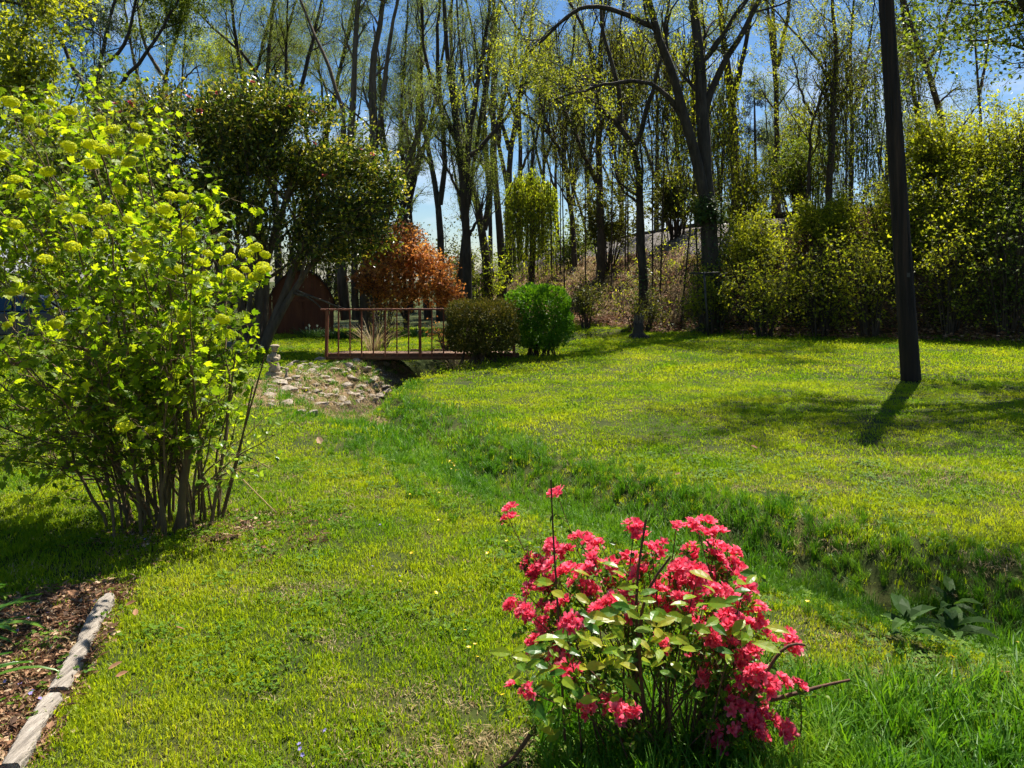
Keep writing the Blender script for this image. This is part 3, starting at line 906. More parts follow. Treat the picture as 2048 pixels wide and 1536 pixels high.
# ------------------------------------------------------------------ shrubs of the bank and the wood edge
def make_shrub(name, label, px0, px1, py_top, Y, leaf, seed, n_st=16, per=4, size=(.05, .10), K=(7, 5), bark='twig', group=None, arch=0.0, width=.65, base=.35, cat='shrub', h=None, kind=None, low=.15):
    rng = np.random.default_rng(seed)
    pc = (px0 + px1) / 2
    o = on_ground(pc, Y)
    W = (px1 - px0) / F * Y / 2
    h = h or (CAMZ - (py_top - HY) / F * Y - o[2])
    t = empty(name, tuple(o))
    tag(t, label, cat, group, kind)
    a = rng.random(n_st) * 2 * np.pi
    rad = np.sqrt(rng.random(n_st))
    tx = np.cos(a) * rad * W; ty = np.sin(a) * rad * min(W, 1.6) * .8
    tz = h * (1.0 - 0.45 * rad ** 2) * rng.uniform(.72, 1.02, n_st)
    S, R = [], []
    for k in range(n_st):
        b = np.array([tx[k] * base, ty[k] * base, 0.0])
        b[2] = h1(o[0] + b[0], o[1] + b[1]) - o[2] - .03
        e = np.array([tx[k], ty[k], tz[k]])
        mid = b * .45 + e * .55 + np.array([rng.normal() * .1, rng.normal() * .1, h * .12 + arch])
        S.append(resample(np.array([b, mid, e + np.array([0, 0, -arch * .6])]), 9) + o); R.append(np.linspace(.022, .007, 9) * (1 + h * .12))
    S = np.array(S); R = np.array(R)
    w = tubes(S, R, 5)
    P1, R1 = grow(S, R, K[0], low, 1, (h * .14, h * .38), (25, 65), .05 - arch * .2, .22, 5, .5, rng, 0, .004)
    tubes(P1, R1, 3, w)
    P2, R2 = grow(P1, R1, K[1], .15, 1, (.12 * h ** .5, .36 * h ** .5), (25, 70), .0 - arch * .2, .22, 4, .6, rng, 0, .003)
    tubes(P2, R2, 3, w)
    w.obj('stems', M[bark], t, smooth=True, kind='stuff')
    leaves_on(P2, per, size, rng, .05, KITE, width, .25, .05).obj('foliage', M[leaf], t, kind='stuff')
    return t


SH = [
    ('bank_shrub', 'olive tangle of shrub on the bank top left of the crooked tree', 1160, 1260, 350, 35, 'l_olive', 1, 24, 8),
    ('bank_shrub', 'grey-green thicket between the crooked tree and the twin trunk', 1300, 1400, 340, 34, 'l_olive', 2, 26, 8),
    ('bank_shrub', 'bright yellow-green bush right beside the twin trunk base', 1440, 1570, 425, 24.6, 'l_yellow', 3, 26, 8),
    ('bank_shrub', 'green bush in the middle of the bank left of the pole', 1580, 1740, 400, 24.2, 'l_yellow', 4, 26, 8),
    ('bank_shrub', 'leafy shrub climbing toward the skyline just left of the slim tree', 1560, 1680, 255, 28, 'l_green', 5, 26, 8),
    ('bank_shrub', 'yellow-green shrub under the ivy-clad trunk', 1440, 1540, 290, 28.5, 'l_yellow', 6, 24, 8),
    ('bank_shrub', 'tall yellow-green arching thicket at the right edge', 1920, 2120, 190, 22.6, 'l_yellow', 7, 46, 9),
    ('bank_shrub', 'yellow-green bush directly right of the utility pole', 1800, 1930, 235, 24.0, 'l_yellow', 8, 40, 9),
    ('bank_shrub', 'shaded lower bush at the right edge above the litter', 1930, 2090, 410, 21.9, 'l_olive', 9, 26, 6),
    ('bank_shrub', 'olive bush low on the bank right of the pole', 1830, 1960, 430, 22.3, 'l_yellow', 10, 26, 6),
    ('bank_shrub', 'thin brown-green tangle at the bank foot behind the bright clipped bush', 1140, 1205, 560, 25.5, 'l_olive', 11, 12, 3),
    ('bank_shrub', 'sparse twiggy bush behind the stump', 1235, 1325, 580, 25, 'l_olive', 12, 12, 2),
    ('bank_shrub', 'small green shrub half covering the twin trunk foot', 1380, 1470, 540, 23.0, 'l_yellow', 13, 14, 5),
    ('bank_shrub', 'low olive bush behind the pole foot', 1700, 1830, 470, 22.8, 'l_yellow', 14, 20, 4),
    ('bank_shrub', 'low leafy bush in front of the bank between twin trunk and pole', 1540, 1680, 510, 23.2, 'l_yellow', 15, 16, 4),
    ('bank_shrub', 'yellow-green shrub halfway up the bank right of the pole', 1850, 1985, 330, 22.0, 'l_yellow', 24, 24, 7),
    ('bank_shrub', 'olive green shrub halfway up the bank at the picture edge', 1970, 2090, 320, 21.4, 'l_green', 25, 24, 7),
    ('bank_shrub', 'loose green shrub on the bank directly behind the pole', 1730, 1840, 330, 23.2, 'l_yellow', 26, 20, 7),
    ('lawn_edge_shrub', 'wispy low shrub at the litter edge right of the clothesline post', 1470, 1580, 500, 21.9, 'l_yellow', 31, 18, 4),
    ('lawn_edge_shrub', 'wispy low shrub at the litter edge midway between clothesline post and pole', 1590, 1690, 470, 21.6, 'l_yellow', 32, 18, 4),
    ('lawn_edge_shrub', 'wispy low shrub at the litter edge just left of the pole', 1690, 1790, 450, 21.2, 'l_yellow', 33, 18, 4),
    ('lawn_edge_shrub', 'thin twiggy shrub at the litter edge right of the pole', 1850, 1950, 440, 20.6, 'l_yellow', 34, 18, 4),
    ('lawn_edge_shrub', 'thin twiggy shrub at the litter edge by the right picture edge', 1955, 2070, 400, 20.2, 'l_green', 35, 20, 4),
    ('trackside_bush', 'rounded yellow-green bush at the trackside under the leaning tree', 938, 1000, 478, 46, 'l_lime', 16, 16, 5),
    ('trackside_bush', 'green bush right of the lime mound beside the track', 1112, 1190, 440, 42, 'l_green', 17, 18, 5),
    ('trackside_bush', 'dark brush behind the red maple below the far trunks', 850, 960, 430, 40, 'l_olive', 18, 18, 5),
    ('thicket', 'dark brush behind the shed roof', 560, 700, 420, 33, 'l_olive', 19, 22, 4),
    ('thicket', 'dark brush left of the shed under the camellia', 380, 560, 440, 33, 'l_olive', 20, 22, 4),
    ('thicket', 'olive brush behind the clump of trunks', 690, 830, 430, 35, 'l_olive', 21, 22, 4),
    ('thicket', 'green brush at far left behind the parked car', -40, 240, 400, 30, 'l_green', 22, 30, 6),
    ('thicket', 'green brush behind the pale blossoming bush', 200, 420, 430, 31, 'l_green', 23, 26, 5),
]
for nm, lb, a, b, tp, Y, lf, sd, ns, pr in SH:
    make_shrub(nm, lb, a, b, tp, Y, lf, 100 + sd, ns, pr, K=(7, 4), size=(.06, .115) if Y < 30 else (.09, .16), arch=.25 if 'arching' in lb else 0, low=.38 if nm == 'bank_shrub' else .15)

# the vine-draped lime mound: hanging curtains of leaves over a snag
t = empty('vine_mound', tuple(on_ground(1062, 42)))
tag(t, 'lime green weeping mound of vines hanging in curtains beside the track', 'vine')
rng = np.random.default_rng(61)
o = np.array(t.location)
top = CAMZ + (HY - 345) / F * 42
n = 420
a = rng.random(n) * 2 * np.pi; r = np.sqrt(rng.random(n)) * 1.4
x0 = np.cos(a) * r; y0 = np.sin(a) * r
lobe_ = vnoise(x0 * 1.1 + 5, y0 * 1.1 + 5, 1.0, 66)
zt = top - .45 * r ** 2 - 1.6 * lobe_ + .5 + rng.normal(size=n) * .18
ln = rng.uniform(.2, .95, n) ** 1.2 * (zt - o[2])
S = np.stack([np.stack([o[0] + x0 * (1 + .12 * k / 5), o[1] + y0 * (1 + .12 * k / 5), zt - ln * k / 5], 1) + rng.normal(size=(n, 3)) * .04 for k in range(6)], 1)
w = tubes(S, np.full((n, 6), .008), 3)
tubes(resample(np.array([o, o + [.1, 0, 2.5], o + [0, 0, top - o[2] - .3]]), 9)[None], np.linspace(.2, .1, 9)[None], 7, w)
w.obj('stems', M['twig'], t, kind='stuff')
vv = leaves_on(S, 30, (.10, .18), rng, 0, KITE, .5, 1.3, .07)
vv.obj('foliage', M['l_lime'], t, kind='stuff')


def vine_curtain(label, px0, px1, py0, py1, Y, leaf, seed, n=110, per=22, size=(.07, .13)):
    """leafy vines hanging in strands from a limb, with the limb that carries them"""
    rng = np.random.default_rng(seed)
    o = on_ground((px0 + px1) / 2, Y)
    t = empty('hanging_vine', tuple(o)); tag(t, label, 'vine')
    px = rng.uniform(px0, px1, n); top = py0 + (rng.random(n) ** 1.6) * (py1 - py0) * .55
    bot = np.minimum(top + rng.uniform(.25, .8, n) * (py1 - py0), py1)
    dep = Y + rng.normal(size=n) * .7
    sway = rng.normal(size=n) * 14
    S = np.stack([np.stack([(px + sway * math.sin(f * 3) - CX) / F * dep, dep + .15 * math.sin(f * 5), CAMZ - (top * (1 - f) + bot * f - HY) / F * dep], 1) + rng.normal(size=(n, 3)) * .05 for f in np.linspace(0, 1, 7)], 1)
    w = tubes(S, np.full((n, 7), .009), 3)
    for k in range(2):
        x_ = px0 + (px1 - px0) * (k + .5) / 2 + rng.normal() * 8
        pts = np.array([P3(x_, py1 + 60, Y), P3(x_ + rng.normal() * 15, (py0 + py1) / 2, Y + .3), P3(x_ + rng.normal() * 25, py0, Y)])
        pts[0, 2] = h1(pts[0, 0], pts[0, 1])
        tubes(resample(pts, 9)[None], np.linspace(.035, .015, 9)[None], 5, w)
    w.obj('stems', M['twig'], t, kind='stuff')
    leaves_on(S, per, size, rng, 0, KITE, .65, .8, .10).obj('foliage', M[leaf], t, kind='stuff')


for k, a_ in enumerate([('olive vines hanging left of the brushy upright tree', 1128, 1192, 120, 360, 33, 'l_olive'), ('dark vines hanging between the brushy and the crooked tree', 1205, 1270, 60, 370, 31, 'l_olive'),
                        ('green vines hanging between the crooked tree and the twin trunk', 1285, 1345, 60, 380, 27.5, 'l_olive'), ('vine curtain in the fork of the big twin trunk', 1345, 1400, 60, 430, 25.5, 'l_yellow'),
                        ('yellow-green vines right of the big twin trunk', 1420, 1480, 100, 420, 26.5, 'l_yellow'), ('ragged vines hanging on the slim tree', 1640, 1700, 60, 380, 26.5, 'l_olive'),
                        ('vines hanging from the thin stem beside the pole', 1700, 1760, 120, 430, 29, 'l_green'), ('vines trailing behind the pole top', 1780, 1850, 0, 260, 30.5, 'l_green'),
                        ('bright vines in the gap above the leafy shrub left of the slim tree', 1570, 1630, 200, 420, 30, 'l_yellow'), ('olive vines under the arching thin tree', 1080, 1140, 40, 330, 41, 'l_olive'),
                        ('yellow vines high above the crooked fork', 1240, 1300, 60, 220, 33, 'l_yellow')]):
    vine_curtain(*a_, seed=900 + k)


def copy_tree(src, loc, rz, sc):
    c = src.copy(); COL.objects.link(c); c.location = loc; c.rotation_euler = (0, 0, rz); c.scale = (sc, sc, sc)
    for ch in src.children:
        d = ch.copy(); COL.objects.link(d); inv = ch.matrix_parent_inverse.copy(); d.parent = c; d.matrix_parent_inverse = inv
    return c


rng = np.random.default_rng(640)
protos = [bpy.data.objects[q] for q in ('tall_tree', 'brushy_tree', 'forked_tree', 'three_stem_tree', 'slender_tree', 'straight_tree', 'background_tree', 'willow_tree')]
wood_px = [1150, 1230, 1310, 1370, 1430, 1490, 1530, 1590, 1640, 1690, 1740, 1790, 1920, 1990, 2060, 1085, 1050, 910, 860, 820, 1010, 1035, 1120, 1175, 1205, 1255, 1285, 1335, 1355, 1395, 1415, 1455, 1515, 1570, 1615, 1665, 1720, 1765, 1830, 1870, 1950, 2030, 985, 955, 640, 600, 560, 680, 740, 530, 390, 300, 200, 450, 420, 500, 350, 250, 150, 80, 20, -60]
for k, px in enumerate(wood_px):
    src = protos[k % len(protos)] if px > 940 else protos[(7, 2, 0, 7, 6)[k % 5]]
    Y = rng.uniform(46, 85) if px > 940 else rng.uniform(38, 58)
    q = on_ground(px + rng.normal() * 10, Y)
    c = copy_tree(src, tuple(q), rng.uniform(0, 6.28), rng.uniform(.8, 1.15))
    c.rotation_euler = (rng.normal() * .06, rng.normal() * .06, rng.uniform(0, 6.28)); wx = rng.uniform(.6, 1.0); c.scale = (wx, wx, rng.uniform(.8, 1.15))
    c.name = 'woodland_tree'
    if px > 940:
        tag(c, 'one of the slim crowded trees standing behind the railway track', 'tree', 'slim trees behind the railway')
    else:
        tag(c, 'one of the slim leafy trees in the wood behind the shed and camellia', 'tree', 'slim trees behind the shed')

# distant wood seen low between the trunks
g = Geo(); gw = Geo()
rng = np.random.default_rng(71)
for k in range(30):
    Y = rng.uniform(95, 190); px = rng.uniform(-150, 2200)
    X = (px - CX) / F * Y
    hh = rng.uniform(5, 10) if 820 < px < 1180 else rng.uniform(10, 20)
    z0 = -2.0
    S = resample(np.array([[X, Y, z0], [X + rng.normal() * .4, Y, z0 + hh * .5], [X + rng.normal() * .8, Y, z0 + hh]]), 8)[None]
    R = np.linspace(.22, .05, 8)[None]
    tubes(S, R, 5, gw)
    P1, R1 = grow(S, R, 14, .25, 1, (hh * .15, hh * .32), (25, 60), .1, .15, 4, .45, rng, .3, .02)
    tubes(P1, R1, 3, gw)
    P2, R2 = grow(P1, R1, 5, .2, 1, (.6, 1.6), (25, 60), .05, .2, 3, .5, rng, 0, .012)
    tubes(P2, R2, 3, gw)
    leaves_on(P2, 7, (.25, .5), rng, .1, KITE, .7, .2, .25, g)
far = gw.obj('distant_woods', M['twig'], kind='stuff')
tag(far, 'hazy row of distant trees beyond the railway', 'woods')
g.obj('foliage', M['l_willow'], far, kind='stuff')


# ------------------------------------------------------------------ camellia, maple, clipped bushes
t = empty('camellia_tree', tuple(on_ground(508, 19.6)))
tag(t, 'wide dark glossy camellia with a few pink blooms, several trunks, beside the shed', 'tree')
rng = np.random.default_rng(81)
o = np.array(t.location)
stems = [[(490, 700), (470, 650), (440, 560), (420, 470), (400, 380)], [(505, 700), (498, 620), (500, 520), (505, 420), (490, 300)], [(520, 698), (530, 620), (532, 540), (515, 450), (540, 330)],
         [(524, 698), (548, 640), (580, 560), (600, 500), (640, 420), (680, 340)], [(497, 700), (480, 600), (460, 480), (350, 330)], [(512, 700), (520, 560), (560, 440), (600, 300)], [(526, 699), (570, 610), (640, 500), (730, 420)], [(486, 700), (440, 620), (390, 500), (300, 380)]]
S = []
for s in stems:
    pts = np.array(s, float); Yd = 19.6 + rng.uniform(-1.6, 1.6) * np.linspace(0, 1, len(pts))
    S.append(resample(np.stack([(pts[:, 0] - CX) / F * Yd, Yd, CAMZ - (pts[:, 1] - HY) / F * Yd], 1), 14))
S = np.array(S); S[:, 0, 2] = [h1(*q) - .05 for q in S[:, 0, :2]]
R = np.linspace(.13, .04, 14)[None] * rng.uniform(.7, 1.15, (len(S), 1))
w = tubes(S, R, 8, lump=.08)
P1, R1 = grow(S, R, 13, .35, 1, (.8, 2.0), (25, 70), .06, .18, 6, .5, rng, 0, .008)
tubes(P1, R1, 4, w)
w.obj('trunk', M['bark_light'], t, smooth=True)
# foliage fills an uneven crown volume: clumps of twigs spread through overlapping lobes
lobes = [(300, 330, 95, 110), (400, 290, 120, 110), (520, 265, 120, 95), (610, 300, 110, 110), (700, 380, 95, 105), (740, 400, 60, 80), (420, 400, 140, 90), (560, 420, 140, 80), (330, 430, 90, 70), (650, 470, 90, 60), (260, 380, 60, 80), (480, 340, 150, 110), (640, 390, 110, 100), (290, 262, 90, 70), (235, 265, 55, 60), (400, 228, 110, 68), (505, 215, 110, 55), (600, 250, 90, 60), (690, 330, 80, 60), (735, 455, 70, 60), (640, 505, 90, 30), (770, 370, 45, 60), (570, 330, 90, 100), (560, 260, 80, 80)]
C = []
for (lx, ly, rx, ry) in lobes:
    m = int(rx * ry / 34)
    u = norm(rng.normal(size=(m, 3))) * (rng.random((m, 1)) ** .42) * np.where(rng.random((m, 1)) < .18, rng.uniform(1, 1.45, (m, 1)), rng.uniform(.8, 1.1, (m, 1)))
    Yc = 19.6 + rng.uniform(-.5, .5) + u[:, 1] * rx / F * 19.6 * 1.1
    C.append(np.stack([(lx + u[:, 0] * rx - CX) / F * 19.6, Yc, CAMZ - (ly - u[:, 2] * ry - HY) / F * 19.6], 1))
C = np.concatenate(C)
C = C[vnoise(C[:, 0] * 1.0 + C[:, 1] * .7, C[:, 2] * 1.0, 1.5, 9) > .30]
d = norm(C - (o + np.array([0, 0, 3.2])) + rng.normal(size=C.shape) * .6)
T = np.stack([C - d * .22, C, C + d * .2 + rng.normal(size=C.shape) * .04], 1)
tg_ = tubes(T, np.full((len(T), 3), .007), 3)
tg_.obj('twigs', M['twig'], t, kind='stuff')
leaves_on(T, 12, (.08, .15), rng, 0, KITE, .52, .1, .12).obj('crown', M['l_camellia'], t, kind='stuff')
fl = Geo()
fp = norm(rng.normal(size=(6, 3)))
FLW = Geo()
for k in range(11):
    a_ = k / 11 * 2 * np.pi * 2.2
    dv = np.array([[math.cos(a_), math.sin(a_), .35 + .5 * (k > 5)]])
    leaves(np.zeros((1, 3)), dv, np.array([[0, 0, 1.]]) - dv * .3, .075 if k < 6 else .05, OVAL, 1.1, rng.random(1), FLW)
cam_me = FLW.mesh('bloom', M['f_camellia'])
for (bx, by) in [(215, 185), (268, 190), (238, 178), (375, 192), (380, 200), (443, 163), (510, 147), (582, 200), (620, 228), (645, 245), (335, 188), (385, 240), (247, 205), (690, 385), (655, 340), (742, 295), (720, 280), (400, 200)]:
    q = C[np.argmin((C[:, 0] / C[:, 1] * F + CX - bx) ** 2 + (HY - (C[:, 2] - CAMZ) / C[:, 1] * F - by - 25) ** 2 + 900 * (C[:, 1] - 18.3) ** 2)] + np.array([0, -.1, .05])
    b_ = bpy.data.objects.new('bloom', cam_me)
    b_.location = Vector(q)
    b_.rotation_euler = (rng.uniform(-.8, .8), rng.uniform(-.8, .8), rng.uniform(0, 6))
    s_ = rng.uniform(.9, 1.5); b_.scale = (s_, s_, s_)
    link(b_, t)

t = empty('red_maple', tuple(on_ground(812, 26.5)))
tag(t, 'orange-red laceleaf maple behind the footbridge', 'tree')
rng = np.random.default_rng(82)
o = np.array(t.location)
S = []
for s in [[(812, 668), (813, 630), (808, 590), (790, 540), (770, 490)], [(812, 650), (822, 600), (845, 560), (880, 535)], [(812, 630), (808, 560), (815, 500), (812, 455)], [(812, 640), (790, 600), (750, 570), (728, 545)], [(815, 610), (850, 580), (895, 575)]]:
    pts = np.array(s, float); Yd = 26.5 + rng.uniform(-1, 1) * np.linspace(0, 1, len(pts))
    S.append(resample(np.stack([(pts[:, 0] - CX) / F * Yd, Yd, CAMZ - (pts[:, 1] - HY) / F * Yd], 1), 10))
S = np.array(S); S[0, 0, 2] = o[2] - .05
R = np.linspace(.10, .03, 10)[None] * np.array([1, .6, .7, .6, .5])[:, None]
w = tubes(S, R, 7)
P1, R1 = grow(S, R, 9, .4, 1, (.5, 1.1), (30, 70), .04, .2, 5, .5, rng, 0, .007)
tubes(P1, R1, 3, w)
w.obj('trunk', M['bark'], t, smooth=True)
C = []
for (lx, ly, rx, ry) in [(800, 475, 50, 28), (770, 505, 50, 28), (830, 510, 55, 26), (865, 535, 45, 22), (750, 530, 30, 25), (800, 545, 60, 28), (880, 570, 40, 18), (830, 585, 60, 16), (760, 580, 35, 20), (905, 590, 22, 14), (720, 560, 18, 22), (800, 455, 28, 14), (785, 612, 40, 10), (885, 605, 40, 10), (740, 490, 22, 22)]:
    m = int(rx * ry / 8)
    u = norm(rng.normal(size=(m, 3))) * (rng.random((m, 1)) ** .5) * rng.uniform(.8, 1.35, (m, 1))
    Y0 = 26.5 + rng.uniform(-.7, .7)
    C.append(np.stack([(lx + u[:, 0] * rx - CX) / F * 26.5, Y0 + u[:, 1] * rx / F * 26.5, CAMZ - (ly - u[:, 2] * ry - HY) / F * 26.5], 1))
C = np.concatenate(C)
d = norm(np.stack([C[:, 0] - o[0], C[:, 1] - o[1], np.full(len(C), -.1)], 1) + rng.normal(size=C.shape) * .5)
T = np.stack([C - d * .15, C, C + d * .12], 1)
tubes(T, np.full((len(T), 3), .006), 3).obj('twigs', M['twig'], t, kind='stuff')
leaves_on(T, 9, (.08, .15), rng, 0, KITE, .55, .35, .07).obj('crown', M['l_maple'], t, kind='stuff')


def clipped(name, label, px, Y, wpx, py0, py1, leaf, seed, n=15000, depth=.55, size=(.03, .055)):
    rng = np.random.default_rng(seed)
    o = on_ground(px, Y)
    W = wpx / F * Y / 2
    zt = CAMZ - (py0 - HY) / F * Y; zb = CAMZ - (py1 - HY) / F * Y
    c = np.array([o[0], o[1], (zt + zb) / 2]); hz = (zt - zb) / 2
    t = empty(name, tuple(o)); tag(t, label, 'shrub')
    u = norm(rng.normal(size=(n, 3)))
    sup = (np.abs(u) ** 3.2).sum(1) ** (-1 / 3.2)
    bump = 1 + .30 * (vnoise(u[:, 0] * 2 + u[:, 1] * 1.3 + 5, u[:, 2] * 2 + 5, 2.2, seed) - .5) + .16 * (vnoise(u[:, 0] * 3 + u[:, 2] + 9, u[:, 1] * 3 + 5, 3.5, seed + 1) - .5)
    rad = sup * bump * (1 - .42 * rng.random(n) ** 2.2)
    p = c + u * rad[:, None] * np.array([W, depth, hz])
    d = norm(u + rng.normal(size=u.shape) * .7 + np.array([0, 0, .4]))
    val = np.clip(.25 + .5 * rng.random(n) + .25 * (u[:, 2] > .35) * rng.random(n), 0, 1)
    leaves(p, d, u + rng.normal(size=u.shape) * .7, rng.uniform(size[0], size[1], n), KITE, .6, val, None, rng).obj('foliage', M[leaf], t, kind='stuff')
    ns = 26
    b = o + np.stack([rng.normal(size=ns) * W * .28, rng.normal(size=ns) * .14, np.full(ns, -.04)], 1)
    e = c + norm(rng.normal(size=(ns, 3))) * np.array([W, depth, hz * .7]) * .75
    S = np.stack([b * (1 - f) + e * f + np.array([0, 0, .1 * math.sin(math.pi * f)]) for f in np.linspace(0, 1, 6)], 1)
    w = tubes(S, np.linspace(.016, .006, 6)[None].repeat(ns, 0), 4)
    P1, R1 = grow(S, np.full(S.shape[:2], .009), 9, .2, 1, (.15, .4), (25, 60), .1, .2, 4, .6, rng)
    tubes(P1, R1, 3, w).obj('stems', M['twig'], t, kind='stuff')
    return t


clipped('clipped_bush', 'dark rounded clipped bush covering the right end of the footbridge', 963, 15.6, 136, 600, 706, 'l_clip_dark', 5, 13000, .6, (.035, .07))
clipped('clipped_bush', 'bright green rounded clipped bush next to the dark one', 1078, 16.6, 128, 577, 692, 'l_clip_green', 6, 11000, .6, (.045, .085))

# ------------------------------------------------------------------ footbridge
BY, BX0, BX1 = 16.2, -3.97, 0.15
bz_top = CAMZ - (706 - HY) / F * BY
bz_bot = CAMZ - (719 - HY) / F * BY
rail_z = CAMZ - (620 - HY) / F * BY
br = empty('footbridge', (BX0, BY, bz_bot))
tag(br, 'red-brown wooden footbridge with one slatted railing over the ditch', 'bridge')
for yb, hb in ((BY, bz_top - bz_bot), (BY + 1.15, .03)):
    g = Geo(); box_geo(g, ((BX0 + BX1) / 2, yb, bz_bot + hb / 2), (BX1 - BX0, .09, hb))
    bevelled(g.obj('beam', M['bridge_beam'], br), .006)
pw = .138
pg = Geo(); box_geo(pg, (0, 0, 0), (pw - .008, 1.26, .034)); pme = pg.mesh('plank', M['plank'])
for k in range(int((BX1 - BX0) / pw)):
    o = bpy.data.objects.new('plank', pme)
    o.location = (BX0 + pw * (k + .5), BY + .575, bz_bot + .05 + random.uniform(-.002, .002))
    o.rotation_euler = (0, 0, random.uniform(-.006, .006))
    link(o, br)
zb = bz_top - .07
bal = Geo(); box_geo(bal, (0, 0, (rail_z - zb) / 2), (.027, .027, rail_z - zb)); bal_me = bal.mesh('baluster', M['bridge'])
pst = Geo(); box_geo(pst, (0, 0, (rail_z - zb) / 2), (.06, .06, rail_z - zb)); pst_me = pst.mesh('post', M['bridge'])
k = 0
x = BX0 + .03
while x < BX1:
    post = k in (0, 8, 16)
    o = bpy.data.objects.new('post' if post else 'baluster', pst_me if post else bal_me)
    o.location = (x, BY - .045 - (.04 if post else .02), zb)
    o.rotation_euler = (random.uniform(-.006, .006), (.02 if k == 0 else random.uniform(-.008, .008)), random.uniform(-.1, .1))
    link(o, br)
    x += .2487; k += 1
g = Geo(); box_geo(g, ((BX0 + BX1) / 2 - .03, BY - .075, rail_z + .018), (BX1 - BX0 + .12, .10, .036), Matrix.Rotation(-.004, 3, 'Y'))
bevelled(g.obj('handrail', M['bridge'], br), .006)
for k, xx in enumerate((-2.05, -1.55)):
    g = Geo(); box_geo(g, (xx, BY - .03, bz_top + .035 + .036), (.22, .06, .03)); g.obj('bracket', M['bridge_beam'], br)

# ------------------------------------------------------------------ shed
SY = 26.2
sx0, sx1 = (538 - CX) / F * SY, (666 - CX) / F * SY
so = on_ground(602, SY)
shed = empty('garden_shed', tuple(so))
shed_turn = math.radians(15.6)
tag(shed, 'brown barn-shaped garden shed with a rounded roof in the shade', 'shed')
cxs, hwid = (sx0 + sx1) / 2, (sx1 - sx0) / 2
zb0 = so[2] - .05
z_eave = CAMZ - (600 - HY) / F * SY
z_top = CAMZ - (541 - HY) / F * SY


def roof_z(u):  # u in -1..1 across the front
    return z_eave + (z_top - z_eave) * (1 - abs(u) ** 2.4)


nb = 15
for k in range(nb):
    u0, u1 = -1 + 2 * k / nb, -1 + 2 * (k + 1) / nb
    x0_, x1_ = cxs + hwid * u0 + .004, cxs + hwid * u1 - .004
    za, zc = roof_z(u0) - .03, roof_z(u1) - .03
    yf = SY + random.uniform(-.003, .003)
    V = [[x0_, yf, zb0], [x1_, yf, zb0], [x1_, yf, zc], [x0_, yf, za], [x0_, yf + .03, zb0], [x1_, yf + .03, zb0], [x1_, yf + .03, zc], [x0_, yf + .03, za]]
    g = Geo(); g.add(V, [[0, 1, 2, 3], [5, 4, 7, 6], [1, 5, 6, 2], [4, 0, 3, 7], [3, 2, 6, 7]])
    g.obj('board', M['shed'], shed)
g = Geo()
us = np.linspace(-1.06, 1.06, 33)
outer = np.array([[cxs + hwid * u, 0, (roof_z(np.clip(u, -1, 1)) if abs(u) <= 1 else z_eave - (abs(u) - 1) * 3) + .03] for u in us])
inner = outer - np.array([0, 0, .05])
D0, D1 = SY - .14, SY + 3.0
V = np.concatenate([outer + [0, D0, 0], outer + [0, D1, 0], inner + [0, D0, 0], inner + [0, D1, 0]])
n = len(us); i = np.arange(n - 1)
g.add(V, np.stack([i, i + 1, i + n + 1, i + n], 1), np.stack([i + 2 * n, i + 3 * n, i + 3 * n + 1, i + 2 * n + 1], 1), np.stack([i, i + 2 * n, i + 2 * n + 1, i + 1], 1), np.stack([i + n, i + n + 1, i + 3 * n + 1, i + 3 * n], 1))
g.obj('roof', M['shingle'], shed, smooth=False)
for sx_ in (-1, 1):
    g = Geo(); box_geo(g, (cxs + sx_ * (hwid - .02), SY + 1.48, (zb0 + z_eave) / 2), (.04, 2.88, z_eave - zb0)); g.obj('side_wall', M['shed'], shed)
g = Geo(); box_geo(g, (cxs, SY + 2.93, (zb0 + z_eave) / 2 + .2), (hwid * 1.9, .03, z_eave - zb0 + .4)); g.obj('back_wall', M['shed'], shed)
for (bx, bz, bw, bh) in [(cxs, z_eave - .02, hwid * 1.96, .07), (cxs - hwid * .62, (zb0 + z_eave) / 2 - .03, .06, z_eave - zb0 - .12), (cxs + hwid * .62, (zb0 + z_eave) / 2 - .03, .06, z_eave - zb0 - .12), (cxs, (zb0 + z_eave) / 2 - .03, .05, z_eave - zb0 - .12)]:
    g = Geo(); box_geo(g, (bx, SY - .02, bz), (bw, .025, bh)); g.obj('trim', M['shed_trim'], shed)
g = Geo(); tubes(np.array([[[cxs + .08, SY - .05, z_eave - .75], [cxs + .08, SY - .09, z_eave - .8], [cxs + .08, SY - .05, z_eave - .87]]]), np.full((1, 3), .01), 6, g, cap=True); g.obj('handle', M['rail'], shed)

shed.rotation_euler = (0, 0, shed_turn)                  # its front faces the bridge

